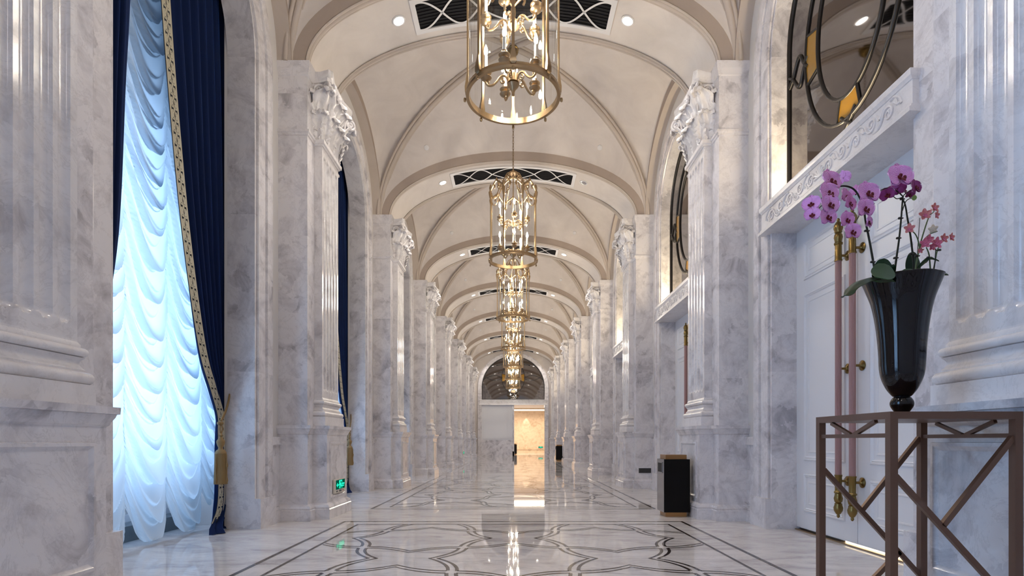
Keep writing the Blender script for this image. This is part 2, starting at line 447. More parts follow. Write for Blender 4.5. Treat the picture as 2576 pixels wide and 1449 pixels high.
for n in range(0, 8):
    o = place(tr0, n == 0, (0, PY(n), 0)); o.name = tr0.name if n == 0 else trim_name(); struct(o, 'tan edged transverse arch over the hall')
fp = MB()
for n in range(0, 8):
    for sd in (-1, 1): fp.box(sd * 2.535, sd * 2.70, PY(n) - .50, PY(n) + .50, ZS - .004, 6.0)
struct(fp.build(trim_name(), 'tan', smooth=0), 'tan wall piers above the pilasters')
WRA, WRB = 1.57, 1.29
def wall_rib():
    root = empty(trim_name()); NN = 40
    I = arch_pts(WRA, WRB, NN); O = arch_pts(AY + .06, 1.44, NN)
    fa = MB(); fa.strip([(.16, y, z) for y, z in I], [(.16, y, z) for y, z in O]); fa.build('rib_face', 'tan', root, smooth=60)
    so = MB(); so.strip([(.16, y, z) for y, z in I], [(-.02, y, z) for y, z in I]); so.build('soffit', 'rib', root, smooth=60); return root
wr0 = wall_rib(); k = 0
for n in range(0, NB + 1):
    for sd in (-1, 1):
        o = place(wr0, k == 0, (sd * WX, BY(n), 0), 0 if sd < 0 else pi); o.name = wr0.name if k == 0 else trim_name(); k += 1
        struct(o, 'tan wall arch under the vault')

# ------------------------------------------------------------------ side walls with arched openings
HW, ZA = 1.01, 4.85            # opening: half width and springing
def opening(r, n=28):
    """path up one jamb, round the arch and down the other, offset outward by r"""
    p = [(-HW - r, z) for z in (0, .8, 1.6, 2.4, 3.2, 4.0)]
    p += [(-(HW + r) * cos(pi * i / n), ZA + (HW + r) * sin(pi * i / n)) for i in range(n + 1)]
    p += [(HW + r, z) for z in (4.0, 3.2, 2.4, 1.6, .8, 0)]
    return p
for sd, nm in ((-1, 'wall_left'), (1, 'wall_right')):
    wm = MB()
    for n in range(0, NB + 1):
        yc = BY(n); hb = S / 2; ztop = 7.4
        A = opening(.2); B = []
        for y, z in A:
            if z <= ZA: B.append((-hb if y < 0 else hb, z))
            else:
                dy, dz = y, z - ZA; t = min(hb / abs(dy) if abs(dy) > 1e-6 else 1e9, (ztop - ZA) / dz); B.append((dy * t, ZA + dz * t))
        wm.strip([(sd * WX, yc + y, z) for y, z in A], [(sd * WX, yc + y, z) for y, z in B])
    y1 = PY(7) ; wm.box(sd * WX, sd * (WX + .05), y1 - .01, YEND + .1, 0, 7.4)
    o = struct(wm.build(nm, 'white_wall', smooth=0), 'pale plaster and marble side wall')
    # marble wainscot beside the pilasters
    wb = MB()
    for n in range(0, 8):
        for e in (-1, 1):
            y0 = PY(n) + e * .5; y1 = PY(n) + e * .80
            if y1 > YEND: y1 = YEND
            for a, b, z0, z1 in ((0, .05, 0, .13), (0, .035, .13, .17), (0, .02, .17, .86), (0, .045, .86, .95)):
                wb.box(sd * (WX - b), sd * (WX + .01), y0, y1, z0, z1)
    wb.build('wainscot', 'marble', o, smooth=0)
struct(MB().box(-3.3, 3.3, YBACK - .1, YBACK, 0, 7.6).build('wall_back', 'white_wall', smooth=0), 'plain wall behind the viewpoint')

def surround():
    root = empty('trim_0')
    prof = [(0, -.27), (0, .012), (.028, .012), (.03, .0), (.042, .0), (.045, .032), (.20, .032), (.205, .022), (.215, .022), (.22, .05), (.30, .055), (.345, .05), (.35, .0)]
    m = MB(); rows = []
    for r, x in prof: rows.append([(x, y, z) for y, z in opening(r)])
    m.rings(rows, closed=False, caps=False); m.build('casing', 'marble', root, smooth=30)
    p = MB()
    for s in (-1, 1): p.box(-.28, .075, s * (HW - .004), s * (HW + .375), 0, .31)
    p.build('plinth_block', 'marble', root, smooth=0); return root
su0 = surround(); k = 0
for n in range(0, NB + 1):
    for sd in (-1, 1):
        o = place(su0, k == 0, (sd * WX, BY(n), 0), 0 if sd < 0 else pi); k += 1; o.name = trim_name()
        struct(o, 'grey veined marble arch surround')

# ------------------------------------------------------------------ pilasters
def spiral(c, r0, turns, n=28, start=0, d=1, shrink=.12):
    return [(c[0] + (r0 * (1 - i / n) + r0 * shrink * i / n) * cos(start + d * 2 * pi * turns * i / n), c[1] + (r0 * (1 - i / n) + r0 * shrink * i / n) * sin(start + d * 2 * pi * turns * i / n)) for i in range(n + 1)]
def acanthus(m, base, ang, wd, h, out, curl):
    """one carved leaf: base point (x,y,z), facing angle in plan"""
    st = len(m.v)
    def f(a, b):
        u = a * 2 - 1; v = b
        lob = 1 + .16 * cos(v * 5.2 * 2 * pi) * (abs(u) > .7)
        hw = wd * .60 * (.72 + .55 * sin(pi * min(1, v * .95)) ** 1.0) * (1 - .62 * max(0, v - .72) / .28) * lob
        th = max(0, v - .70) / .30
        x = .014 + 1.35 * out * v ** 2 + 1.15 * curl * sin(th * pi * .55) * .9 + .020 * cos(u * pi * 2.5) * (1 - .3 * v) - .03 * u * u
        z = h * (v if v < .70 else .70 + .30 * sin(th * pi * .80) * .9)
        return (x, u * hw, z)
    m.grid(f, 14, 20, .014)
    m.xf(Matrix.Translation(base) @ Matrix.Rotation(ang, 4, 'Z'), st)
def pilaster():
    root = empty('pilaster')
    pe = MB(); die = .34
    pbase = [(.045, 0), (.045, .115), (.036, .125), (.040, .14), (.028, .165), (.008, .178), (0, .185)]
    pcap = [(0, .975), (.012, .985), (.016, 1.0), (.03, 1.025), (.034, 1.04), (.045, 1.043), (.047, 1.08), (0, 1.081)]
    pe.rects(.54, die, pbase + pcap); pe.rects(.385, .505, pbase + pcap)
    pe.build('pedestal', 'marble', root, smooth=30)
    pn = MB()                                                     # raised panel moulding on the die
    X = .505
    def ring(hy, z0, z1, x): return [(x, -hy, z0), (x, hy, z0), (x, hy, z1), (x, -hy, z1)]
    pn.rings([ring(.30, .235, .895, X), ring(.298, .237, .893, X + .014), ring(.28, .255, .875, X + .016), ring(.265, .27, .86, X + .004), ring(.258, .277, .853, X - .0005 + .002)], caps=False)
    pn.rings([ring(.258, .277, .853, X + .002), ring(.0, .55, .56, X + .002)], caps=False)
    pn.build('panel', 'marble', root, smooth=20)
    bp = MB(); bp.rects(.525, .33, [(0, 1.08), (0, 4.36), (.012, 4.365), (.014, 4.385), (.026, 4.395), (.028, 4.42), (0, 4.422), (0, 5.035), (.012, 5.045), (.014, 5.065), (.03, 5.10), (.034, 5.12), (.036, 5.19)])
    bp.build('backing_pier', 'marble', root, smooth=30)
    cb = MB(); t = [(.055, 1.08), (.055, 1.19)]
    for i in range(9): a = -pi / 2 + pi * i / 8; t.append((.028 + .024 * cos(a), 1.222 + .032 * sin(a)))
    t += [(.024, 1.256), (.024, 1.266)]
    for i in range(9): a = pi / 2 * 0 + pi * i / 8; t.append((.022 - .016 * sin(a), 1.268 + .06 * i / 8))
    t += [(.024, 1.33)]
    for i in range(9): a = -pi / 2 + pi * i / 8; t.append((.014 + .02 * cos(a), 1.356 + .024 * sin(a)))
    t += [(.01, 1.382), (.01, 1.395), (0, 1.41), (0, 1.42)]
    cb.rects(.30, .42, t); cb.build('column_base', 'carved', root, smooth=40)
    sh = MB(); hy, pj = .30, .42
    zl = [1.41, 1.44, 1.46] + [1.475 + .006 * i for i in range(11)] + [1.7, 2.9, 4.1] + [4.20 + .006 * i for i in range(11)] + [4.275, 4.30, 4.36]
    yl = []; pitch = .108
    for kf in range(-2, 3):
        for q in range(-6, 7): yl.append(kf * pitch + q / 6 * .0395)
    yl = [-hy, -.285] + yl + [.285, hy]; yl = sorted(set(round(a, 5) for a in yl))
    def gx(y, z):
        kf = max(-2, min(2, round(y / pitch))); dy = y - kf * pitch; z0, z1 = 1.535, 4.225
        dz = 0 if z0 <= z <= z1 else (z0 - z if z < z0 else z - z1)
        d2 = (dy * dy + dz * dz) / .039 ** 2
        return pj - (.026 * sqrt(1 - d2) if d2 < 1 else 0)
    o = len(sh.v); W = len(yl)
    for z in zl:
        for y in yl: sh.v.append((gx(y, z), y, z))
    for j in range(len(zl) - 1):
        for i in range(W - 1): sh.f.append((o + j * W + i, o + j * W + i + 1, o + (j + 1) * W + i + 1, o + (j + 1) * W + i))
    for s in (-1, 1): sh.add([(0, s * hy, 1.41), (pj, s * hy, 1.41), (pj, s * hy, 4.36), (0, s * hy, 4.36)], [(0, 1, 2, 3)])
    sh.build('fluted_shaft', 'fluted', root, smooth=40)
    ca = MB()
    ca.rects(.30, .42, [(0, 4.355), (.014, 4.36), (.016, 4.37), (.034, 4.38), (.036, 4.42), (0, 4.425)])
    ca.rects(.29, .41, [(0, 4.42), (0, 4.60), (.015, 4.78), (.05, 4.95), (.085, 5.04)])
    def abac(o_, z):
        a, b = .395 + o_, .545 + o_
        return [(0, -a + .03, z), (b - .14, -a + .03, z), (b - .03, -a - .01, z), (b + .01, -a + .03, z), (b - .035, -a * .45, z), (b - .04, 0, z), (b - .035, a * .45, z), (b + .01, a - .03, z), (b - .03, a + .01, z), (b - .14, a - .03, z), (0, a - .03, z)]
    ca.rings([abac(o_, z) for o_, z in ((-.02, 5.055), (0, 5.06), (0, 5.10), (.018, 5.115), (.022, 5.175), (0, 5.18))])
    for y in (-.195, 0, .195): acanthus(ca, (.42, y, 4.425), 0, .19, .30, .05, .075)
    for s in (-1, 1): acanthus(ca, (.40, s * .285, 4.425), s * R(58), .17, .30, .05, .075)
    for s in (-1, 1): acanthus(ca, (.345, s * .30, 4.43), s * R(90), .12, .29, .03, .05)
    for y in (-.10, .10): acanthus(ca, (.425, y, 4.55), 0, .18, .40, .075, .09)
    for s in (-1, 1): acanthus(ca, (.41, s * .29, 4.53), s * R(45), .20, .43, .09, .11)
    for s in (-1, 1): acanthus(ca, (.345, s * .31, 4.58), s * R(90), .13, .36, .05, .07)
    for s in (-1, 1):                                            # corner volutes and inner helices
        for off in (-.035, .035):
            st = len(ca.v); sp = spiral((.0, 0), .072, 1.9, 34, R(150), -1)
            path = [(-.10, 0, -.20), (-.085, 0, -.12), (-.075, 0, -.04)] + [(a, 0, b) for a, b in sp]
            ca.tube(path, [.016] * 3 + [.020 - .008 * i / 34 for i in range(35)], 7)
            ca.xf(Matrix.Translation((.535, s * .375, 4.965)) @ Matrix.Rotation(s * R(45), 4, 'Z') @ Matrix.Translation((0, off, 0)), st)
        st = len(ca.v); ca.rings([[(.055 * cos(2 * pi * i / 14), y, .055 * sin(2 * pi * i / 14)) for i in range(14)] for y in (-.035, .035)])
        ca.xf(Matrix.Translation((.535, s * .375, 4.965)) @ Matrix.Rotation(s * R(45), 4, 'Z'), st)
        st = len(ca.v); sp = spiral((0, 0), .05, 1.7, 28, R(180), 1)
        ca.tube([(0, .10, -.16), (0, .03, -.10), (0, -.045, -.05)] + [(0, a, b) for a, b in sp], .013, 6)
        ca.xf(Matrix.Translation((.495, s * .11, 4.98)) @ Matrix.Diagonal((1, s, 1, 1)), st)
        st = len(ca.v); sp = spiral((0, 0), .06, 1.7, 28, R(0), 1)
        ca.tube([(-.03, 0, -.20), (.0, 0, -.11), (.055, 0, -.04)] + [(a, 0, b) for a, b in sp], .015, 6)
        ca.xf(Matrix.Translation((.40, s * .375, 4.975)), st)
    for i in range(7):                                            # central fleuron
        a = 2 * pi * i / 7; st = len(ca.v)
        ca.lathe([(.0, -.03), (.02, -.015), (.024, 0), (.016, .018), (0, .028)], 8); ca.xf(Matrix.Translation((.53, .035 * cos(a), 5.08 + .035 * sin(a))), st)
    st = len(ca.v); ca.lathe([(0, -.03), (.022, -.01), (.022, .01), (0, .03)], 8); ca.xf(Matrix.Translation((.54, 0, 5.08)), st)
    ca.build('capital', 'carved', root, smooth=55)
    return root
pi0 = pilaster(); k = 0
for n in range(0, 8):
    for sd, side in ((-1, 'left'), (1, 'right')):
        o = place(pi0, k == 0, (sd * WX, PY(n), 0), 0 if sd < 0 else pi); k += 1
        x = '' if n else (' behind the bronze console' if sd > 0 else ' cut by the frame edge')
        if n == 7: x = ' against the far end wall'
        tag(o, 'fluted grey marble pilaster, %s on the %s wall%s' % (ordn(n), side, x), 'pilaster', 'marble pilasters along the %s wall' % side)

# ------------------------------------------------------------------ lunette windows
def lunette(name, hw, zb, zs, rz, loc, ax_z, lens_end):
    root = empty(name, loc, rz)
    poly = [(hw, zb)] + [(hw * cos(pi * i / 40), zs + hw * sin(pi * i / 40)) for i in range(41)] + [(-hw, zb)]
    MB().prism(poly, -.02, 'x', 0).build('glass_pane', 'mirror', root, smooth=0)
    c = MB(); edge = [(.0, y, z) for y, z in poly]
    fr = [(0, (hw - .02) * (y / hw), zs + (z - zs) * ((hw - .02) / hw) if z > zs else max(z, zb + .02)) for _, y, z in edge]
    c.tube(fr, .026, 8, closed=True)
    za = zb + ax_z; T = .017
    ro = (.68, .92); ri = (.475, .72)
    def oval(rx, rzz, n=56): return [(0.004, rx * cos(2 * pi * i / n), za + rzz * sin(2 * pi * i / n)) for i in range(n)]
    def lim(p):
        return p
    c.tube(oval(*ro), T, 7, closed=True); c.tube(oval(*ri), T, 7, closed=True)
    for s in (-1, 1):
        y0, y1, ye = ro[0], lens_end, hw - .02
        if y1 > ye - .08:
            for q in (1, -1): c.tube(cat([(.004, s * (y0 - .04), za - q * .07), (.004, s * (y0 + .03), za + q * .03), (.004, s * (y0 + .14), za + q * .135), (.004, s * (y0 + .22), za + q * .16), (.004, s * ye, za + q * .14)], 8), T, 7)
            continue
        yo = max(.015, (ye - y1))
        c.tube(cat([(.004, s * (y0 - .03), za - .05), (.004, s * (y0 + .04), za + .03), (.004, s * (y0 + y1) / 2, za + .15), (.004, s * y1, za), (.004, s * ye, za - .75 * yo)], 8), T, 7)
        c.tube(cat([(.004, s * (y0 - .03), za + .05), (.004, s * (y0 + .04), za - .03), (.004, s * (y0 + y1) / 2, za - .15), (.004, s * y1, za), (.004, s * ye, za + .75 * yo)], 8), T, 7)
    zb0 = za - ro[1]
    for s in (-1, 1): c.tube(cat([(.004, -s * .10, zb0 + .05), (.004, 0, zb0 - .04), (.004, s * .11, zb0 - .14), (.004, s * .16, zb + .01)], 6), T, 7)
    am = []
    for a0 in (pi, 0, 1.5 * pi, .5 * pi):
        dl = .26 if a0 in (pi, 0) else .24
        if zb + ax_z + ri[1] > zs + hw and a0 == .5 * pi: continue
        A = [a0 - dl + 2 * dl * i / 10 for i in range(11)]
        P_ = [(ro[0] * cos(a), za + ro[1] * sin(a)) for a in A] + [(ri[0] * cos(a), za + ri[1] * sin(a)) for a in reversed(A)]
        am.append(P_)
        for a in (A[0], A[-1]): c.tube([(.004, ro[0] * cos(a), za + ro[1] * sin(a)), (.004, ri[0] * cos(a), za + ri[1] * sin(a))], T * .8, 6)
    c.build('came', 'black_metal', root, smooth=60)
    for P_ in am: MB().prism(P_, .006, 'x', .0005).build('amber_pane', 'amber', root, smooth=0)
    return root
ld = lunette('window_1', HW + .02, 3.31, ZA, pi, (2.83, BY(1), 0), 1.24, .93)
for n in range(0, NB + 1):
    o = place(ld, n == 0, (2.83, BY(n), 0), pi); o.name = 'window_%d' % (n + 1); struct(o, 'smoked lunette window with black oval tracery and amber panes')

# ------------------------------------------------------------------ lintel and doors on the right
def relief(m, x, half, z0, z1, face='x'):
    """carved scrollwork: mirrored pairs of spirals with leaves about the centre"""
    h = z1 - z0; zc = (z0 + z1) / 2; q = len(m.v)
    def t(p, r): m.tube([(x, a, b) for a, b in p], r, 6)
    nsp = 5; step = half / (nsp + .35)
    for s in (-1, 1):
        for i in range(nsp):
            c = (s * (step * (i + .75)), zc + (.012 if i % 2 else -.012)); d = 1 if i % 2 else -1
            t(spiral(c, h * .34, 1.6, 26, R(180 if s > 0 else 0), d * s), [.012 - .004 * k / 26 for k in range(27)])
            m2 = [(c[0] + s * a, zc + d * b) for a, b in ((.02, -h * .36), (.06, -h * .40), (.11, -h * .2), (.13, h * .1))]
            t([tuple(p[:2]) for p in cat([(a, b, 0) for a, b in m2], 4)], .010)
            for k in range(4):
                an = R(40 + 35 * k) * s; m.tube([(x, c[0] + s * step * .5, zc), (x, c[0] + s * step * .5 + .045 * cos(an + pi / 2 * (k % 2)), zc + .055 * sin(an + d * .6))], [.011, .004], 6)
    for k in range(9):
        an = pi * k / 8; m.tube([(x, 0, zc - h * .2), (x, .075 * cos(an), zc - h * .2 + .10 * sin(an) * h / .2)], [.009, .013], 6)
def lintel(half, x_front, x_back, z0, z1):
    root = empty(trim_name()); m = MB(); h = z1 - z0
    prof = [(.0, z0), (.035, z0), (.035, z0 + .028), (.018, z0 + .04), (.012, z0 + .055), (.0, z0 + .058), (.0, z1 - .065), (.008, z1 - .062), (.012, z1 - .05), (.022, z1 - .04), (.026, z1 - .012), (.026, z1)]
    m.rings([[(x_back, -half, z), (x_front + o, -half - o * .6, z), (x_front + o, half + o * .6, z), (x_back, half, z)] for o, z in prof])
    m.build('lintel_block', 'carved', root, smooth=30)
    r = MB(); relief(r, x_front + .001, half - .12, z0 + .055, z1 - .06); r.build('carved_relief', 'carved', root, smooth=60)
    return root
li0 = lintel(1.09, .075, -.26, 3.03, 3.31)
for n in range(0, NB + 1):
    o = place(li0, n == 0, (WX, BY(n), 0), pi); o.name = li0.name if n == 0 else trim_name(); struct(o, 'carved marble lintel over the doors')
    ARCH('cove_uplight', 'AREA', WX + .07, BY(n), 3.325, .10, P_UP, (1, .80, .50), (R(180), 0, 0), 1.8)
def doorset():
    root = empty('door_0')                                        # local +x faces the hall
    for s in (-1, 1):
        y0, y1 = (s * .003, s * HW)
        lf = MB().box(-.05, 0, y0, y1, .03, 3.03).build('door_leaf', 'white_paint', root, smooth=0)
        pm = MB()
        for z0, z1 in ((2.50, 2.88), (.71, 2.36), (.20, .58)):
            a0, a1 = s * .17, s * .86
            ya, yb = min(a0, a1), max(a0, a1)
            def rg(o, x): return [(x, ya + o, z0 + o), (x, yb - o, z0 + o), (x, yb - o, z1 - o), (x, ya + o, z1 - o)]
            pm.rings([rg(0, .0), rg(.004, .012), (rg(.016, .014)), rg(.024, .006), rg(.03, .012), rg(.04, .0005)], caps=False)
            pm.rings([rg(.075, .0), rg(.08, .006), rg(.09, .006), rg(.095, .0005)], caps=False)
        pm.build('door_panel', 'white_paint', lf, smooth=0)
        yb = s * .10 - .035
        bar = MB(); nfl = 18
        bar.rings([[(.085 + .026 * (1 - .06 * (j % 2)) * cos(2 * pi * j / (2 * nfl)), yb + .026 * (1 - .06 * (j % 2)) * sin(2 * pi * j / (2 * nfl)), z) for j in range(2 * nfl)] for z in (.59, 2.48)])
        b = bar.build('push_bar', 'rose', root, smooth=0)
        br = MB()
        for sg, z in ((1, 2.46), (-1, .61)):
            pr = [(.026, 0), (.031, .0), (.031, .012), (.028, .016), (.027, .14), (.033, .145), (.035, .157), (.027, .165), (.030, .185), (.036, .205), (.030, .235), (.022, .243), (.030, .25), (.030, .262), (.038, .285), (.035, .31), (.022, .335), (.010, .347), (.014, .358), (.008, .372), (0, .376)]
            st = len(br.v); br.lathe(pr, 20, (0, 0, 0)); br.xf(Matrix.Translation((.085, yb, z)) @ Matrix.Diagonal((1, 1, sg, 1)), st)
        for z in (2.51, 1.53, .555):
            st = len(br.v); br.lathe([(.0, 0), (.042, 0), (.044, .006), (.034, .012), (.018, .018), (.011, .028), (.010, .06), (.013, .085)], 18); br.xf(Matrix.Translation((0, yb + .0, z)) @ Matrix.Rotation(R(90), 4, 'Y'), st)
        br.build('brass_fitting', 'old_brass', b, smooth=45)
    MB().box(-.06, .02, -HW, HW, 0, .010).build('threshold', 'brass', root, smooth=0)
    MB().box(-.049, -.046, -.25, .95, .011, .029).build('leak_glow_strip', 'cove', root, smooth=0)  # glowing strip stands in for light leaking from the next room
    return root
do0 = doorset()
for n in range(0, NB + 1):
    o = place(do0, n == 0, (2.905, BY(n), 0), pi); o.name = 'door_%d' % (n + 1); struct(o, 'white panelled double door with rose and brass push bars')
bk = MB()
for n in range(0, NB + 1): bk.box(2.96, 3.0, BY(n) - 1.2, BY(n) + 1.2, 0, 6.3)
struct(bk.build('wall_behind_doors', 'white_wall', smooth=0))

# ------------------------------------------------------------------ left windows: alcove, frame, sheer, drapes
al = MB()
for n in range(0, NB + 1):
    y = BY(n)
    al.box(-3.9, -2.94, y - 1.34, y - 1.30, 0, 6.15); al.box(-3.9, -2.94, y + 1.30, y + 1.34, 0, 6.15); al.box(-3.9, -2.94, y - 1.34, y + 1.34, 6.1, 6.15)
    for s in (-1, 1): al.box(-2.96, -2.93, y + s * (HW + .0), y + s * 1.34, 0, 6.15)
    al.box(-2.96, -2.93, y - 1.34, y + 1.34, ZA + HW, 6.15)
    for i in range(24):                                            # fill of the arch head behind the surround
        a0, a1 = pi * i / 24, pi * (i + 1) / 24
        p = [(HW * cos(a0), ZA + HW * sin(a0)), (HW * cos(a1), ZA + HW * sin(a1))]
        al.add([(-2.93, y + p[0][0], p[0][1]), (-2.93, y + p[1][0], p[1][1]), (-2.93, y + p[1][0], ZA + HW + .01), (-2.93, y + p[0][0], ZA + HW + .01)], [(0, 1, 2, 3)])
        # same on the hall side of the door recess
struct(al.build('wall_alcoves', 'white_wall', smooth=0))
wf0 = None
def winframe():
    root = empty('window_0'); f = MB()
    for y in (-1.25, -.43, .43, 1.25): f.box(-.03, .03, y - .035, y + .035, .14, 6.0)
    for z in (.17, 2.2, 4.3, 6.0): f.box(-.03, .03, -1.28, 1.28, z - .035, z + .035)
    f.build('window_frame', 'white_paint', root, smooth=0)
    MB().box(-.004, .004, -1.25, 1.25, .15, 6.0).build('glass_pane', 'glass', root, smooth=0)
    MB().box(-.06, .22, -1.29, 1.29, 0, .14).build('window_sill', 'teal_sill', root, smooth=0)
    return root
wf0 = winframe()
for n in range(0, NB + 1):
    o = place(wf0, n == 0, (-3.66, BY(n), 0)); o.name = 'window_%d' % (n + 11); struct(o, 'tall daylit window behind the sheer')
def interp(tab, z):
    if z <= tab[0][0]: return tab[0][1]
    for (a, b), (c, d) in zip(tab, tab[1:]):
        if z <= c:
            t = (z - a) / (c - a); t = t; return b + (d - b) * t
    return tab[-1][1]
def smooth_tab(tab):
    p = cat([(a, b, 0) for a, b in tab], 8); return [(q.x, q.y) for q in p]
def saw(p):
    """cloth fold: swells out downwards, tucks back sharply at the crease"""
    f = p - math.floor(p)
    return sin(f / .16 * pi / 2) if f < .16 else ((1 - f) / .84) ** 1.15
def sheer_curtain():
    m = MB(); rnd = random.Random(5)
    edges = [-1.28, -.637, -.077, .473, 1.05, 1.285]
    for c in range(5):
        ya, cw = edges[c], edges[c + 1] - edges[c]; k = min(1, cw / .55)
        ph = rnd.random() * .3; js = [rnd.random() * 6.28 for _ in range(5)]; skew = .85 + .35 * rnd.random(); dp = (.52 + .06 * rnd.random()) * k
        def f(a, b):
            arc = max(0, 4 * a * (1 - a)); sq = a ** skew; av = max(0, 4 * sq * (1 - sq)) ** .8
            hem = .43 - .39 * arc ** .65 * k
            z = hem + (5.98 - hem) * b
            per = .27; sag = dp * av
            wob = .14 * sin(2.1 * z + js[0]) * (a - .5) + .05 * sin(3.3 * z + js[1]) + .02 * sin(9 * z + js[4] + 5 * a)
            p1 = (z + sag + wob) / per + ph; k1 = math.floor(p1); rr = random.Random(k1 * 13 + c).random()
            p2 = (z + sag * (.80 + .12 * sin(1.3 * z + js[2])) + wob) / (per * .47) + ph * 2 + rr
            p3 = (z + sag * .62 + wob) / (per * .21) + ph
            x = (.062 + .04 * rr) * arc ** .6 * saw(p1) + .030 * arc ** .45 * saw(p2) * (.5 + .5 * sin(2 * a * pi + js[3]) ** 2) + .011 * (1 - arc) ** 1.2 * saw(p3) * min(1, arc * 6)
            x += .03 * arc
            e = (1 - arc) ** 10
            x += e * .009 * sin(z * 160)
            y = ya + cw * a + e * .005 * sin(z * 200 + 1)
            z -= (.085 * saw(p1) + .030 * saw(p2)) * arc ** .8
            return (x, y, max(z, .03))
        m.grid(f, 40, 520)
    return m.build('sheer_curtain', 'sheer', smooth=180)
sh0 = sheer_curtain()
for n in range(0, NB + 1):
    o = place(sh0, n == 0, (-3.25, BY(n), 0))
    lb = 'white swagged sheer backlit blue, in the %s' % ('window beside the viewpoint, outside the frame' if n == 0 else 'nearest visible left window' if n == 1 else '%s left window from the camera' % ORD[n - 1])
    tag(o, lb, 'curtain', 'swagged sheer curtains in the left windows')
ER = smooth_tab([(.03, .60), (.15, .80), (.3, .87), (.6, .885), (1.0, .872), (1.16, .865), (1.4, .74), (1.79, .53), (2.71, .285), (3.68, .11), (4.7, -.03), (6.02, -.16)])
EL = smooth_tab([(.03, -.60), (.15, -.80), (.3, -.86), (.6, -.87), (1.0, -.87), (1.16, -.86), (1.54, -.715), (2.42, -.52), (3.66, -.437), (4.31, -.39), (6.02, -.30)])
def drape(right):
    root = empty('velvet_curtain'); s = 1 if right else -1; E_ = ER if right else EL; out = 1.20; npl = 8
    def pt(t, z):
        e = interp(E_, z) * s; yy = e + (out - e) * t
        g = math.exp(-((z - 1.13) / .22) ** 2)
        k = min(1, t * 7); A = .045 * (1 - .45 * g) * k
        x = A * sin(2 * pi * npl * (t ** 1.15) + .25 * sin(1.1 * z) + .5) + .013 * k * sin(2 * pi * npl * 2.0 * t + 1.3 * sin(z * .7)) - .055 * min(1, t * 1.6)
        fl = max(0, .25 - z) / .25; x += .07 * fl * fl * (1 + sin(9 * t))
        return (x, s * yy, z)
    m = MB(); zs_ = [.006 + 6.0 * (i / 110) for i in range(111)]
    m.grid(lambda a, b: pt(a, .006 + 6.0 * b), 110, 120); m.build('drape', 'velvet', root, smooth=180)
    if right:
        def ed(w_, z, lift):
            e = interp(E_, z); x = pt(.0, z)[0]; slope = (interp(E_, z + .03) - interp(E_, z - .03)) / .06
            return Vector((max(x, .012) + lift, e - .034 + w_, z))
        wd = .125; H = [.10 + 5.7 * i / 300 for i in range(301)]
        bg = MB(); bg.grid(lambda a, b: ed(a * wd, .10 + 5.7 * b, .012), 1, 300, .004)
        br = bg.build('braid', 'braid_dark', root, smooth=180)
        sc_ = MB()
        def rib(pts, r):                                          # flat ribbon stitched on the braid
            P2 = [Vector(p) for p in pts]; A, B = [], []
            for i, p in enumerate(P2):
                d = (P2[min(i + 1, len(P2) - 1)] - P2[max(i - 1, 0)]); nn = Vector((-d.y, d.x)).normalized() * r
                A.append(ed(p.x + nn.x, p.y + nn.y, .016)); B.append(ed(p.x - nn.x, p.y - nn.y, .016))
            sc_.strip(A, B)
        for w_ in (.006, wd - .006): rib([Vector((w_, z)) for z in H], .009)
        z = .14; per = .098
        while z < 5.7:
            for q in (-1, 1):
                cx = wd / 2 + q * .027
                rib([Vector(p) for p in spiral((cx, z + .03), .025, 1.45, 16, R(90 - 90 * q), q)], .0075)
                rib([Vector(p) for p in spiral((cx, z + .078), .018, 1.3, 12, R(90 - 90 * q), -q)], .007)
                rib([Vector((wd / 2 + q * .004, z)), Vector((wd / 2 + q * .012, z + .05)), Vector((wd / 2 + q * .004, z + .098))], .005)
                rib([Vector((wd / 2 + q * .05, z + .0)), Vector((wd / 2 + q * .044, z + .05)), Vector((wd / 2 + q * .05, z + .098))], .006)
            rib([Vector((wd / 2, z - .008)), Vector((wd / 2, z + .008))], .012); z += per
        sc_.build('scroll_embroidery', 'braid', br, smooth=0)
    return root
dr0, dl0 = drape(True), drape(False)
def wname(n): return 'nearest left window' if n == 1 else '%s left window from the camera' % ORD[n - 1]
for n in range(1, NB + 1):
    o = place(dr0, n == 1, (-2.96, BY(n), 0)); tag(o, 'navy velvet drape with gold braid, far side of the %s' % wname(n), 'curtain', 'navy velvet drapes with gold braid')
o = place(dl0, True, (-2.96, BY(1), 0)); tag(o, 'plain edged navy velvet drape, near side of the nearest left window', 'curtain')
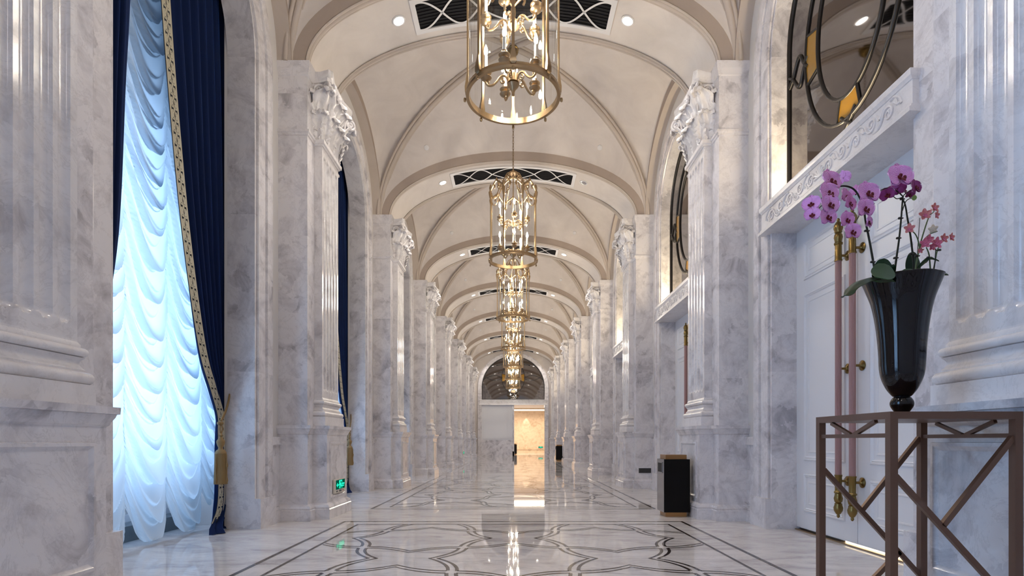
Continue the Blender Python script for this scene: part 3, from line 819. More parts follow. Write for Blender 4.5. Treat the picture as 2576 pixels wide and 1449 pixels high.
def tieback():
    root = empty('tassel_tieback'); c = MB()
    kx, ky, kz = .045, .735, 1.085
    for off in (0, .018):
        c.tube(cat([(-.05, 1.12, 1.52 + off), (-.01, 1.02, 1.37 + off), (.03, .88, 1.22 + off), (kx, ky + .005, kz + off)], 8), .0085, 7)
    c.tube(cat([(kx, ky, kz), (kx + .008, ky - .02, kz - .06), (kx + .008, ky - .018, kz - .115)], 6), .0075, 7)
    c.tube(cat([(kx, ky, kz), (kx + .016, ky + .008, kz - .06), (kx + .010, ky - .010, kz - .115)], 6), .0075, 7)
    for i in range(4):
        st = len(c.v); c.lathe([(0, -.020), (.016, -.011), (.020, 0), (.016, .011), (0, .020)], 10); c.xf(Matrix.Translation((kx + .012 * cos(i * 1.57), ky - .004 + .018 * sin(i * 1.57), kz - .01)), st)
    c.build('rope', 'cord', root, smooth=60)
    ta = MB(); T = (kx + .010, ky - .014, kz - .108)
    ta.lathe([(0, .0), (.010, .0), (.019, -.014), (.020, -.022), (.011, -.032), (.017, -.040), (.024, -.047), (.022, -.055), (.036, -.07), (.039, -.087), (.031, -.118), (.020, -.142), (.024, -.149), (.024, -.156), (.040, -.166), (.051, -.186), (.053, -.198)], 20, T)
    tb = ta.build('tassel_head', 'cord', root, smooth=60)
    sk = MB(); sk.rings([[(T[0] + r * (1 + .045 * (j % 2)) * cos(2 * pi * j / 80), T[1] + r * (1 + .045 * (j % 2)) * sin(2 * pi * j / 80), T[2] + z) for j in range(80)] for r, z in ((.048, -.194), (.052, -.25), (.055, -.35), (.058, -.492), (.056, -.494))])
    sk.build('tassel_skirt', 'cord', root, smooth=0)
    for a in (-.1, 1.6, -1.8):
        dp = MB(); px_, py_ = T[0] + .062 * cos(a), T[1] + .062 * sin(a)
        dp.lathe([(.004, -.205), (.004, -.26), (.007, -.285), (.010, -.30), (.013, -.315), (.010, -.33), (.006, -.335), (.009, -.345), (.005, -.355), (.004, -.38), (.007, -.42), (.010, -.44), (.013, -.455), (.012, -.468), (.006, -.478), (.009, -.484), (0, -.490)], 8, (px_, py_, T[2]))
        dp.build('dropper', 'cord', tb, smooth=60)
    return root
tb0 = tieback()
for n in range(1, 4):
    o = place(tb0, n == 1, (-2.90, BY(n), 0)); tag(o, 'gold rope and tassel tieback at the %s' % wname(n), 'tassel', 'gold tassel tiebacks')

# ------------------------------------------------------------------ end wall
def endwall():
    HE, ZBe, ZSe = 1.87, 3.37, 4.09
    m = MB(); hb = 2.72; ztop = 7.6
    A = [(-HE - .1, z) for z in (0, 1, 2, 3)] + [(-(HE + .1) * cos(pi * i / 32), ZSe + (HE + .1) * sin(pi * i / 32)) for i in range(33)] + [(HE + .1, z) for z in (3, 2, 1, 0)]
    B = []
    for x, z in A:
        if z <= ZSe: B.append((-hb if x < 0 else hb, z))
        else:
            t = min(hb / abs(x) if abs(x) > 1e-6 else 1e9, (ztop - ZSe) / (z - ZSe)); B.append((x * t, ZSe + (z - ZSe) * t))
    m.strip([(x, YEND, z) for x, z in A], [(x, YEND, z) for x, z in B])
    we = struct(m.build('wall_end', 'vault', smooth=0), 'plastered end wall with a marble arch')
    c = MB(); rows = []
    for r, y in ((0, .22), (0, -.0), (.02, -.03), (.17, -.03), (.18, -.05), (.23, -.05), (.235, 0)):
        rows.append([(x, YEND + y, z) for x, z in [(-HE - r, z) for z in (0, 1, 2, 3)] + [(-(HE + r) * cos(pi * i / 32), ZSe + (HE + r) * sin(pi * i / 32)) for i in range(33)] + [(HE + r, z) for z in (3, 2, 1, 0)]])
    c.rings(rows, closed=False, caps=False)
    for s in (-1, 1): c.box(s * (HE - .01), s * (HE + .26), YEND - .07, YEND + .2, 0, .31)
    c.build('arch_casing', 'marble', we, smooth=30)
    lu = lunette('window_30', HE, ZBe, ZSe, -pi / 2, (0, YEND + .12, 0), 1.306, 1.59); struct(lu, 'wide smoked lunette with black tracery above the end doorway')
    le = lintel(2.0, .075, -.2, 3.05, 3.37); le.location = (0, YEND, 0); le.rotation_euler = (0, 0, -pi / 2); struct(le, 'carved marble lintel over the end doorway')
    p = MB(); y = YEND + .10
    p.box(-HE, -.02, y, y + .12, .97, 3.06); 
    pw = struct(p.build('wall_infill', 'white_paint', smooth=0), 'white panelled infill beside the end doorway')
    q = MB()
    for o, h in ((.12, .02), (.22, .015)):
        x0, x1, z0, z1 = -HE + o + .03, -.22 - o * .6, .97 + o * .55, 3.03 - o * .6
        for a in ((x0, x1, z0, z0 + .02), (x0, x1, z1 - .02, z1), (x0, x0 + .02, z0, z1), (x1 - .02, x1, z0, z1)): q.box(a[0], a[1], y - h, y + .01, a[2], a[3])
    q.build('panel_moulding', 'white_paint', pw, smooth=0)
    q = MB(); q.box(-HE, -.02, y - .03, y + .12, 0, .97); q.box(-HE, -.02, y - .05, y, 0, .15); q.box(-.04, .06, y - .06, YEND + .5, 0, 3.06); q.box(-.13, .07, y - .06, y + .1, 0, .3)
    q.box(1.87, 2.0, y - .05, YEND + .5, 0, 3.06)
    q.build('wainscot', 'marble', pw, smooth=0)
endwall()
# corridor beyond
YC = 43.0
cw = MB(); cw.box(-4.2, 4.2, YC, YC + .1, 0, 3.9); struct(cw.build('wall_corridor', 'warm_marble', smooth=0), 'warm lit marble wall of the corridor beyond the doorway')
t = MB(); t.box(-4.2, 4.2, YC - .03, YC, 0, .16); t.box(-4.2, 4.2, YC - .045, YC, .26, .30); t.box(-4.2, 4.2, YC - .03, YC, .20, .235)
struct(t.build('baseboard_corridor', 'warm_marble', smooth=0))
t = MB(); t.box(-4.2, 4.2, YEND + .5, YC - 2.2, 3.32, 3.42); t.box(-4.2, 4.2, YC - 1.1, YC + .1, 3.20, 3.3); t.box(-4.2, 4.2, YEND + .2, YC + .1, 3.8, 3.9)
t.box(-4.3, -4.2, YEND, YC, 0, 3.9); t.box(4.2, 4.3, YEND, YC, 0, 3.9); t.box(2.0, 4.3, YEND + .2, YEND + .3, 0, 3.9); t.box(-4.3, -1.9, YEND + .2, YEND + .3, 0, 3.9); t.box(-2.1, 2.1, YEND + .3, YEND + .4, 3.06, 3.9)
struct(t.build('ceiling_corridor', 'vault', smooth=0), 'stepped ceiling of the corridor')
ARCH('corridor_cove', 'AREA', 0, YC - 1.65, 3.5, 8, P_CORR * 1.6, (1, .84, .64), (0, 0, 0), .9)
ARCH('corridor_fill', 'AREA', 0, YC - 5.5, 3.28, 5, P_CORR * 2.0, (1, .86, .68), (0, 0, 0), 3)
ARCH('corridor_spot', 'SPOT', 1.0, YC - .28, 3.18, .02, 40, (1, .9, .75), (R(8), 0, 0), None, R(44), .5)

# ------------------------------------------------------------------ chandeliers
def chandelier():
    root = empty('lantern_chandelier')                            # origin: centre of the bottom ring
    RR = .385; H = 1.05
    r = MB(); r.rings([[(a * cos(2 * pi * j / 64), a * sin(2 * pi * j / 64), z) for j in range(64)] for a, z in ((RR - .014, 0), (RR + .012, 0), (RR + .014, .02), (RR + .006, .035), (RR + .006, .05), (RR - .012, .052), (RR - .014, 0))], caps=False)
    r.build('bottom_ring', 'brass', root, smooth=30)
    g = MB(); g.rings([[(.372 * cos(2 * pi * j / 64), .372 * sin(2 * pi * j / 64), z) for j in range(64)] for z in (.03, H - .03)], caps=False)
    g.build('glass_cylinder', 'glass', root, smooth=180)
    for i in range(8):
        a = 2 * pi * i / 8; b = MB()
        b.box(RR - .008, RR + .006, -.011, .011, .02, H); 
        b.rings([[(RR + .006 + d, y_, z) for y_ in (-w_, 0, w_)] + [(RR - .004, w_, z), (RR - .004, -w_, z)] for d, w_, z in ((.004, .012, .03), (.014, .026, .045), (.016, .022, .09), (.008, .012, .15), (.002, .006, .20))])
        b.rings([[(RR + .004 + d, y_, z) for y_ in (-w_, 0, w_)] + [(RR - .004, w_, z), (RR - .004, -w_, z)] for d, w_, z in ((.002, .007, H - .16), (.008, .014, H - .10), (.02, .024, H - .03), (.024, .022, H + .01), (.01, .01, H + .02))])
        b.lathe([(0, 0), (.012, .0), (.014, .02), (.022, .035), (.026, .055), (.022, .075), (.012, .085), (.016, .095), (.010, .112), (0, .118)], 10, (RR, 0, H + .01))
        b.lathe([(0, -.02), (.01, -.014), (.012, 0), (.01, .014), (0, .02)], 8, (RR + .022, 0, -.012))
        b.xf(Matrix.Rotation(a, 4, 'Z')); b.build('upright_bar', 'brass', root, smooth=40)
    cr = MB()
    for i in range(8):
        a = 2 * pi * i / 8; st = len(cr.v)
        cr.tube(cat([(.372, 0, H - .04), (.345, 0, H - .09), (.29, 0, H - .06), (.245, 0, H + .08), (.18, 0, H + .20), (.135, 0, H + .30), (.10, 0, H + .355), (.06, 0, H + .37)], 6), .0085, 6)
        sp = spiral((.215, H + .20), .045, 1.0, 14, R(200), -1); cr.tube([(p[0], 0, p[1]) for p in sp] , .007, 6)
        cr.tube(cat([(.16, 0, H + .23), (.20, 0, H + .165), (.25, 0, H + .165), (.275, 0, H + .205), (.262, 0, H + .225)], 5), .0075, 6)
        cr.xf(Matrix.Rotation(a, 4, 'Z'), st)
        st = len(cr.v)                                            # leafy crest between two uprights
        P_ = []
        for q in range(17):
            t_ = q / 16; an = a + t_ * pi / 4; u = abs(2 * t_ - 1)
            P_.append((RR * cos(an) * (1 - .05 * (1 - u)), RR * sin(an) * (1 - .05 * (1 - u)), H + .015 + .13 * (1 - u) ** .8))
        cr.tube(P_, [.010 + .008 * sin(pi * q / 16) for q in range(17)], 6)
        an = a + pi / 8; cr.lathe([(0, -.02), (.016, -.01), (.020, .01), (.012, .03), (0, .05)], 8, (RR * .95 * cos(an), RR * .95 * sin(an), H + .14))
        for q in (-1, 1):
            a2 = an + q * .16; p0 = Vector((RR * .97 * cos(a2), RR * .97 * sin(a2), H + .085))
            cr.tube(cat([p0, p0 + Vector((0, 0, -.03)) + Vector((-sin(a2), cos(a2), 0)) * q * -.02, p0 + Vector((0, 0, -.065)) + Vector((-sin(a2), cos(a2), 0)) * q * -.005], 4), .012, 5)
    cr.lathe([(.058, .36), (.066, .36), (.068, .385), (.058, .39)], 20, (0, 0, H - .0)); cr.lathe([(0, .36), (.02, .365), (.03, .39), (.016, .41), (.008, .44)], 14, (0, 0, H))
    cr.build('crown', 'brass', root, smooth=50)
    rd = MB(); rd.lathe([(.0, .02), (.012, .025), (.012, .05), (.02, .07), (.045, .10), (.052, .115), (.03, .125), (.05, .13), (.05, .19), (.03, .20), (.010, .21), (.009, .56), (.03, .58), (.055, .60), (.05, .64), (.03, .66), (.009, .68), (.009, H + .37)], 18)
    rd.build('central_stem', 'brass', root, smooth=40)
    am = MB(); sp1 = spiral((.085, -.012), .026, 1.1, 12, R(90), -1); sp2 = spiral((.212, -.022), .022, 1.0, 12, R(-90), 1)
    am.tube(cat([(.045, 0, .0), (.06, 0, .028), (.085, 0, .036), (.115, 0, .02), (.14, 0, -.015), (.175, 0, -.045), (.212, 0, -.045), (.232, 0, -.015), (.230, 0, .012)], 5), .0095, 7)
    am.tube([(p[0], 0, p[1]) for p in sp1], .007, 6); am.tube([(p[0], 0, p[1]) for p in sp2], .007, 6)
    am.lathe([(.0, -.012), (.014, -.008), (.040, .006), (.049, .018), (.047, .021), (.016, .020), (.014, .032), (.018, .036), (.040, .046), (.048, .058), (.046, .061), (.019, .062), (.021, .094), (.015, .095)], 16, (.23, 0, .0))
    can = MB().lathe([(.0145, .085), (.0145, .202), (.005, .206)], 12, (.23, 0, 0))
    bu = MB().lathe([(.004, .204), (.0155, .226), (.0165, .246), (.010, .275), (.001, .298)], 8, (.23, 0, 0))
    ma, mc, mb_ = am.mesh('arm', 'brass', 50), can.mesh('candle', 'candle', 50), bu.mesh('bulb', 'flame', 180)
    for zt, rot in ((.155, 0), (.625, R(36) * 0)):
        for i in range(5):
            a = -pi / 2 + 2 * pi * i / 5 + rot
            o = bpy.data.objects.new('arm', ma); COL.objects.link(o); o.parent = root; o.location = (0, 0, zt); o.rotation_euler = (0, 0, a)
            for nm, me in (('candle', mc), ('bulb', mb_)):
                c = bpy.data.objects.new(nm, me); COL.objects.link(c); c.parent = o
    ch = MB(); ztop = 7.20 - 3.80; z = H + .44; i = 0
    while z < ztop - .05:
        L_ = .030; st = len(ch.v)
        P_ = [(.011 * cos(2 * pi * q / 12), 0, L_ * sin(2 * pi * q / 12)) for q in range(12)]
        ch.tube(P_, .0038, 5, closed=True); ch.xf(Matrix.Translation((0, 0, z)) @ Matrix.Rotation(R(90) * (i % 2), 4, 'Z'), st); z += .048; i += 1
    ch.build('chain', 'dark_brass', root, smooth=60)
    ca = MB(); ca.lathe([(0, -.13), (.012, -.125), (.02, -.10), (.045, -.085), (.075, -.055), (.085, -.03), (.075, .0), (.09, .01), (.09, .03)], 20, (0, 0, ztop)); ca.build('canopy', 'old_brass', root, smooth=50)
    return root
ch0 = chandelier()
for n in range(1, NB + 1):
    o = place(ch0, n == 1, (0, BY(n), 3.79), -pi / 2 + (0 if n == 1 else R(22.5) if n % 2 == 0 else R(10)))
    lb = ['', 'largest brass lantern chandelier, cut off by the top of the frame', 'brass glass lantern chandelier with its whole chain and crown in view', 'third brass lantern chandelier, just below the second one', 'fourth brass lantern chandelier from the camera', 'fifth brass lantern chandelier from the camera', 'sixth brass lantern chandelier, in front of the end lunette', 'farthest and smallest brass lantern chandelier before the end lunette'][n]
    tag(o, lb, 'chandelier', 'lantern chandeliers down the middle of the vault')
for zt in (4.2, 4.6): ARCH('fill_glow_behind', 'POINT', 0, BY(0), zt, .16, P_CHAND * .4, C_WARM)  # added fill points in place of an unseen chandelier, no fitting built

# ------------------------------------------------------------------ arch fittings: vents, downlights, detectors
def sof(x): return ZS + TB * sqrt(1 - (x / TA) ** 2)
def vent():
    root = empty('ceiling_vent'); X0, Y0 = 1.2, .25; nx = 48
    def sw(m, fy0, fy1, x0, x1, n, dz, th=.01):
        m.grid(lambda a, b: ((x0 + (x1 - x0) * a), (fy0(x0 + (x1 - x0) * a) + (fy1(x0 + (x1 - x0) * a) - fy0(x0 + (x1 - x0) * a)) * b), sof(x0 + (x1 - x0) * a) - dz), n, 1, -th)
    f = MB(); C_ = lambda c: (lambda x: c)
    for s in (-1, 1):
        sw(f, C_(s * Y0 - .028), C_(s * Y0 + .028), -X0 - .03, X0 + .03, nx, .018, .016)
        sw(f, C_(-Y0 + .028), C_(Y0 - .028), s * X0 - .03, s * X0 + .03, 2, .018, .016)
    f.build('frame', 'vent_white', root, smooth=30)
    b = MB(); sw(b, C_(-Y0), C_(Y0), -X0, X0, nx, .002, .001); b.build('backing', 'louvre', root, smooth=30)
    s_ = MB()
    for k in range(9): y = -.2 + .05 * k; sw(s_, C_(y - .006), C_(y + .006), -X0, X0, nx, .010, .006)
    s_.build('louvre', 'louvre', root, smooth=30)
    g = MB(); per = .8
    for ph in (0, pi):
        cyf = lambda x, ph=ph: .215 * cos(interp([(0, 0), (.42, pi / 2), (.87, 1.5 * pi), (1.21, 2.15 * pi)], abs(x)) + ph)
        A, B = [], []
        for i in range(121):
            x = -X0 + .02 + (2 * X0 - .04) * i / 120; s1 = (cyf(x + .005) - cyf(x - .005)) / .01; k = .013 * sqrt(1 + s1 * s1)
            A.append((x, cyf(x) - k, sof(x) - .017)); B.append((x, cyf(x) + k, sof(x) - .017))
        g.strip(A, B)
    g.build('tracery', 'vent_white', root, smooth=30)
    return root
ve0 = vent()
for n in range(1, 8):
    o = place(ve0, n == 1, (0, PY(n), 0)); tag(o, 'curved black vent grille with white interlaced tracery, in the %s arch from the camera' % ('first' if n == 1 else ORD[n - 1]), 'vent', 'vent grilles in the arches')
def downlight():
    root = empty('downlight'); m = MB(); m.lathe([(.062, .02), (.062, -.004), (.066, -.008), (.082, -.006), (.086, .002)], 24); m.f = [f for f in m.f if len(f) < 20]
    m.build('rim', 'vent_white', root, smooth=50)
    MB().lathe([(0, -.006), (.040, -.006), (.060, -.003), (.062, .004)], 24).build('lamp', 'lamp_disc', root, smooth=0); return root
dn0 = downlight(); k = 0
for n in range(0, 8):
    for sd, side in ((-1, 'left'), (1, 'right')):
        x = sd * 1.40; y = PY(n) - .02
        sl = TB * (x / TA ** 2) / sqrt(1 - (x / TA) ** 2)
        if n:
            o = place(dn0, k == 0, (x, y, sof(x) - .004)); o.rotation_euler = (0, math.atan(sl), 0); k += 1
            if n == 2 and sd > 0:                                 # this lamp is off in the photograph
                for c_ in o.children:
                    if c_.name.startswith('lamp'): c_.data = c_.data.copy(); c_.data.materials.clear(); c_.data.materials.append(M['steel'])
                tag(o, 'unlit round downlight on the right of the vent in the second arch', 'downlight', 'recessed downlights in the arches'); continue
            tag(o, 'round recessed downlight on the %s of the vent in the %s arch from the camera' % (side, 'first' if n == 1 else ORD[n - 1]), 'downlight', 'recessed downlights in the arches')
        ARCH('downlight_beam', 'SPOT', x, y, sof(x) - .03, .05, P_DOWN * (.5 if n == 0 else 1), C_DOWN, (0, 0, 0), None, R(95), .8)
def hit(px, py, yc):
    kx, kz = (px - 1291) / F, (1110 - py) / F; best = None; y = yc + .05
    while y < yc + AY:
        z = CAMZ + kz * y; u = kx * y / AX; v = (y - yc) / AY
        if abs(u) < 1 and z >= webz(u, v): return kx * y, y - yc, webz(u, v)
        y += .004
    return kx * (yc + .8), .8, 6.4
dx, dy, dz_ = hit(1073, 370, BY(2))
det = MB().lathe([(0, -.012), (.03, -.012), (.045, -.008), (.047, .02)], 20).mesh('ceiling_speaker', 'vent_white', 40)
for n in range(2, 7):
    for sd, side in ((-1, 'left'), (1, 'right')):
        o = bpy.data.objects.new('ceiling_disc', det); COL.objects.link(o)
        u, v = dx / AX, dy / AY; e = .01
        nx_ = -(webz(u + e, v) - webz(u - e, v)) / (2 * e * AX); ny_ = -(webz(u, v + e) - webz(u, v - e)) / (2 * e * AY)
        nv = Vector((nx_ * (1 if sd < 0 else -1), ny_, 1)).normalized()
        o.rotation_euler = nv.to_track_quat('Z', 'Y').to_euler(); o.location = (sd * abs(dx), BY(n) + dy, dz_ - .004)
        tag(o, 'small white disc cover on the %s of the vault, %s vault bay in view' % (side, ORD[n - 2] if n > 2 else 'nearest'), 'disc cover', 'white disc covers on the vault')

# ------------------------------------------------------------------ exit signs, socket, bins
def exit_sign():
    root = empty('exit_sign'); W_, H_ = .215, .095              # local +x faces the hall, +y to the right
    b = MB(); b.box(0, .022, -W_, W_, -.055 - .035, .075); b.build('housing', 'plastic', root, smooth=0)
    b = MB(); b.box(.022, .024, -.175, .175, -.048, .064); b.build('lit_panel', 'sign_bg', root, smooth=0)
    p = MB()
    def rect(y0, y1, z0, z1): p.box(.024, .0255, y0, y1, z0, z1)
    rect(-.052, -.040, -.040, .058); rect(.048, .060, -.040, .058); rect(-.052, .060, .046, .058)      # door frame
    def poly(q): p.prism(q, .0015, 'x', .024)
    poly([(-.155, .004), (-.115, .030), (-.105, .024), (-.128, .010), (-.06, .010), (-.06, -.002), (-.128, -.002), (-.105, -.016), (-.115, -.022)])
    poly([(.0 + .012 * cos(2 * pi * i / 12) - .012, .034 + .0085 * sin(2 * pi * i / 12)) for i in range(12)])
    poly([(-.02, .024), (.008, .024), (.016, .002), (.040, -.012), (.034, -.020), (.006, -.010), (-.010, -.016)])
    poly([(-.02, .022), (-.042, .008), (-.036, .001), (-.012, .012)]); poly([(.004, .022), (.028, .014), (.030, .007), (.004, .012)])
    poly([(-.010, -.014), (-.020, -.040), (-.006, -.040), (.006, -.012)])
    rect(.072, .150, .004, .020); rect(.072, .130, -.020, -.006)
    p.build('pictogram', 'sign_fg', root, smooth=0)
    q = MB(); q.box(.022, .0235, -.165, -.09, -.078, -.062); q.box(.022, .0235, -.05, .045, -.080, -.058); q.build('indicator_strip', 'socket', root, smooth=0)
    q = MB(); q.box(.022, .0235, .09, .12, -.078, -.060); q.build('indicator_lamp', 'sign_red', root, smooth=0)
    return root
ex0 = exit_sign()
tag(place(ex0, True, (-WX + .513, PY(1) + .02, .365)), 'green exit sign with an arrow, low on the second nearest left pilaster', 'exit sign', 'green exit signs')
tag(place(ex0, False, (-WX + .513, PY(5), .40)), 'small far green exit sign, low on the sixth left pilaster', 'exit sign', 'green exit signs')
tag(place(ex0, False, (2.12, YC - .046, .43), -pi / 2), 'green exit sign low on the warm corridor wall', 'exit sign', 'green exit signs')
so = MB(); so.box(-.115, .115, 0, .012, -.045, .045); so.box(-.10, -.01, -.004, 0, -.03, .03); so.box(.01, .10, -.004, 0, -.03, .03)
o = so.build('wall_socket', 'socket', smooth=0, loc=(WX - .165, PY(2) - .554, .345)); tag(o, 'dark rectangular socket plate low on the third nearest right pilaster', 'socket')
def bin_():
    root = empty('waste_bin'); w_ = .156; d = .15               # opening faces -x
    MB().box(-w_ + .03, w_ - .03, -d + .03, d - .03, 0, .06).build('base_plinth', 'bin_brass', root, smooth=0)
    b = MB(); b.box(-w_ + .004, w_, -d, d, .055, .685); b.build('body', 'bin_black', root, smooth=0)
    MB().box(-w_, -w_ + .004, -d + .0, d - .0, .055, .685).build('steel_face', 'steel', root, smooth=0)
    h = MB(); h.box(-w_ - .003, -w_, -.09, .09, .53, .64); fr = h.build('opening', 'dark_hole', root, smooth=0)
    q = MB()
    for a in ((-.10, -.09, .52, .65), (.09, .10, .52, .65), (-.10, .10, .52, .53), (-.10, .10, .64, .65)): q.box(-w_ - .006, -w_, a[0], a[1], a[2], a[3])
    q.build('rim', 'steel', fr, smooth=0)
    MB().box(-w_ + .03, w_ - .03, -d + .03, d - .03, .685, .738).build('ashtray_top', 'bin_brass', root, smooth=0)
    return root
bi0 = bin_()
tag(place(bi0, True, (1.941, 6.75, 0)), 'black waste bin with brass top, at the foot of the second nearest right pilaster', 'waste bin', 'black waste bins')
tag(place(bi0, False, (2.10, 25.52, 0)), 'small distant black waste bin right of the end doorway', 'waste bin', 'black waste bins')
tag(place(bi0, False, (.09, 37.8, 0)), 'black waste bin seen through the end doorway at its left jamb', 'waste bin', 'black waste bins')

# ------------------------------------------------------------------ console table
def bar(m, a, b, w_=.026, d=.026):
    A, B = Vector(a), Vector(b); t = (B - A).normalized()
    up = Vector((0, 1, 0)) if abs(t.y) < .9 else Vector((0, 0, 1)); sd = t.cross(up).normalized(); up = sd.cross(t)
    m.rings([[p + sd * w_ / 2 * i + up * d / 2 * j for i, j in ((-1, -1), (1, -1), (1, 1), (-1, 1))] for p in (A, B)])
TX0, TX1, TY0, TY1, TZ = 1.545, 2.09, 2.28, 2.84, 1.022
ct = empty('console_table', ((TX0 + TX1) / 2, (TY0 + TY1) / 2, 0)); hx, hy_ = (TX1 - TX0) / 2, (TY1 - TY0) / 2
tag(ct, 'bronze steel console with diagonal lattice legs, in front of the nearest right pilaster', 'table')
MB().box(-hx, hx, -hy_, hy_, TZ - .03, TZ).build('tabletop', 'bronze', ct, smooth=0)
for sx in (-1, 1):
    for sy in (-1, 1): MB().box(sx * (hx - .032), sx * hx, sy * (hy_ - .032), sy * hy_, 0, TZ - .03).build('leg', 'bronze', ct, smooth=0)
for sx in (-1, 1):
    m = MB(); x = sx * (hx - .016); bar(m, (x, -hy_ + .03, TZ - .098), (x, hy_ - .03, TZ - .098), .018, .018)
    a = hy_ - .05; bar(m, (x, -a * .72, TZ - .035), (x, -.012, TZ - .093), .016, .016); bar(m, (x, a * .72, TZ - .035), (x, .012, TZ - .093), .016, .016)
    m.build('side_rail', 'bronze', ct, smooth=0)
for sy in (-1, 1):
    m = MB(); y = sy * (hy_ - .016); x0, x1 = -hx + .03, hx - .03
    zl = TZ - .265; bar(m, (x0, y, zl), (x1, y, zl - (x1 - x0) * 1.10), .022, .02)
    bar(m, (x0 + .195, y, zl - .205), (x1, y, TZ - .105), .022, .02)
    bar(m, (x0 + .385, y, zl - .418), (x0, y, zl - .418 - .40), .022, .02)
    m.build('lattice_brace', 'bronze', ct, smooth=0)

# ------------------------------------------------------------------ vase and orchids
VX, VY = 1.788, 2.56
va = MB(); prof = [(.0, 0), (.034, 0), (.035, .006), (.030, .012), (.036, .022), (.046, .040), (.047, .058), (.038, .076), (.032, .082), (.040, .088), (.062, .12), (.080, .165), (.088, .21), (.092, .29), (.098, .37), (.108, .45), (.122, .52), (.142, .58), (.156, .618), (.158, .622), (.152, .621), (.138, .585), (.118, .52), (.10, .44)]
n_ = 96; prof = [(max(0, p.x), p.y) for p in cat([(a, b, 0) for a, b in prof], 4)]
rs = []
for r_, z in prof:
    lob = .028 * max(0, min(1, (z - .10) / .1))
    rs.append([(r_ * (1 + lob * abs(cos(8 * pi * j / n_ * 2 / 2)) - lob * .5) * cos(2 * pi * j / n_), r_ * (1 + lob * abs(cos(8 * pi * j / n_)) - lob * .5) * sin(2 * pi * j / n_), z) for j in range(n_)])
va.rings(rs)
vs_ = va.build('vase', 'ceramic', smooth=75, loc=(VX, VY, TZ)); tag(vs_, 'tall black fluted trumpet vase on the bronze console', 'vase')

def W(px, py, y): return Vector(((px - 1291) * y / F, y, CAMZ + (1110 - py) * y / F))
def flower_mesh(kind):
    """phalaenopsis blossom of unit width facing -y"""
    m = MB(); uv = []
    def pet(ang, ln_, wd, cup, r0=.03, bend=0):
        st = len(m.v); nu, nv = 12, 10
        def f(a, b):
            u = a * 2 - 1; v = b
            hw = wd * .5 * (sin(pi * min(1, .10 + .86 * v ** .72)) ** .62) * (1 if v < .9 else sqrt(max(.02, 1 - ((v - .9) / .1) ** 2 * .9)))
            l = r0 + ln_ * v
            return (hw * u, -cup * (u * u) * .5 - .02 + bend * v * v + .02 * sin(6 * u + 4 * v) * v, l)
        m.grid(f, nu, nv, .006)
        k = len(m.v) - st; W_ = nu + 1; half = (nu + 1) * (nv + 1)
        for q in range(k):
            i, j = (q % half) % W_, (q % half) // W_; u = abs(i / nu * 2 - 1); v = j / nv
            uv.append((i / nu, max(v, u * (.5 + .5 * v) if v > .12 else .4)))
        m.xf(Matrix.Rotation(ang, 4, 'Y'), st)
    if kind == 'small':
        for a in (0, 72, 144, 216, 288): pet(R(a), .46, .36, .12, .02, -.08)
    else:
        for a in (0, 128, -128):
            st = len(m.v); pet(R(a), .47 if a == 0 else .42, .36, .06); m.xf(Matrix.Translation((0, .025, 0)), st)
        for a in (74, -74): pet(R(a), .47, .72, .07, .01, -.05)
    return m.mesh('blossom', {'pink': 'petal_pink', 'purple': 'petal_purple', 'small': 'petal_peach'}[kind], 180, uv)
def lip_mesh(mat):
    m = MB()
    m.lathe([(0, .05), (.035, .03), (.045, 0), (.03, -.04), (0, -.06)], 8); m.xf(Matrix.Translation((0, -.07, .01)))
    for s in (-1, 1):
        st = len(m.v); m.lathe([(0, .07), (.04, .04), (.05, 0), (.035, -.05), (0, -.07)], 8); m.xf(Matrix.Translation((s * .07, -.10, -.07)) @ Matrix.Rotation(s * R(35), 4, 'Y') @ Matrix.Diagonal((1, .5, 1, 1)), st)
    st = len(m.v); m.lathe([(0, .10), (.04, .06), (.055, 0), (.03, -.07), (0, -.10)], 8); m.xf(Matrix.Translation((0, -.13, -.13)) @ Matrix.Rotation(R(-35), 4, 'X') @ Matrix.Diagonal((1, .5, 1, 1)), st)
    m.v = [(a * 1.35, b * 1.1, c * 1.35) for a, b, c in m.v]
    return m.mesh('lip', mat, 60)
FM = {k: flower_mesh(k) for k in ('pink', 'purple', 'small')}
LM = {'pink': lip_mesh('lip'), 'purple': lip_mesh('lip'), 'small': lip_mesh('lip_pink')}
def var(me, mat):
    c = me.copy(); c.materials.clear(); c.materials.append(M[mat]); return c
FM['rose'] = var(FM['small'], 'petal_rose'); FM['cream'] = var(FM['small'], 'petal_cream'); LM['rose'] = LM['cream'] = LM['small']
def bloom(plant, kind, px, py, size, depth, yaw, pitch=0, roll=0):
    p = W(px, py, depth); o = bpy.data.objects.new('flower', FM[kind]); COL.objects.link(o); o.parent = plant
    o.location = p - Vector(plant.location); s = size * depth / F * 1.06; o.scale = (s, s, s)
    o.rotation_euler = (R(pitch), R(-roll), R(yaw))
    l = bpy.data.objects.new('lip', LM[kind]); COL.objects.link(l); l.parent = o
def stem(plant, pts, r=.0035, mat='stem', clips=()):
    P_ = cat([W(*p) - Vector(plant.location) for p in pts], 6)
    m = MB(); m.tube(P_, [r * (1.15 - .45 * i / len(P_)) for i in range(len(P_))], 7)
    o = m.build('stem', mat, plant, smooth=60)
    if clips:
        c = MB()
        for q, dx_ in clips:
            p = P_[int(q * (len(P_) - 1))]
            st = len(c.v); c.lathe([(0, -.006), (.006, -.005), (.007, 0), (.005, .005), (0, .006)], 8); c.xf(Matrix.Translation(p + Vector((dx_ * .7, -.003, .001))) @ Matrix.Diagonal((1.3, 1, .8, 1)), st)
            c.tube([p + Vector((-.006, 0, 0)), p + Vector((.008, -.002, .002))], .003, 6)
        c.build('clip', 'clip', o, smooth=60)
    return o
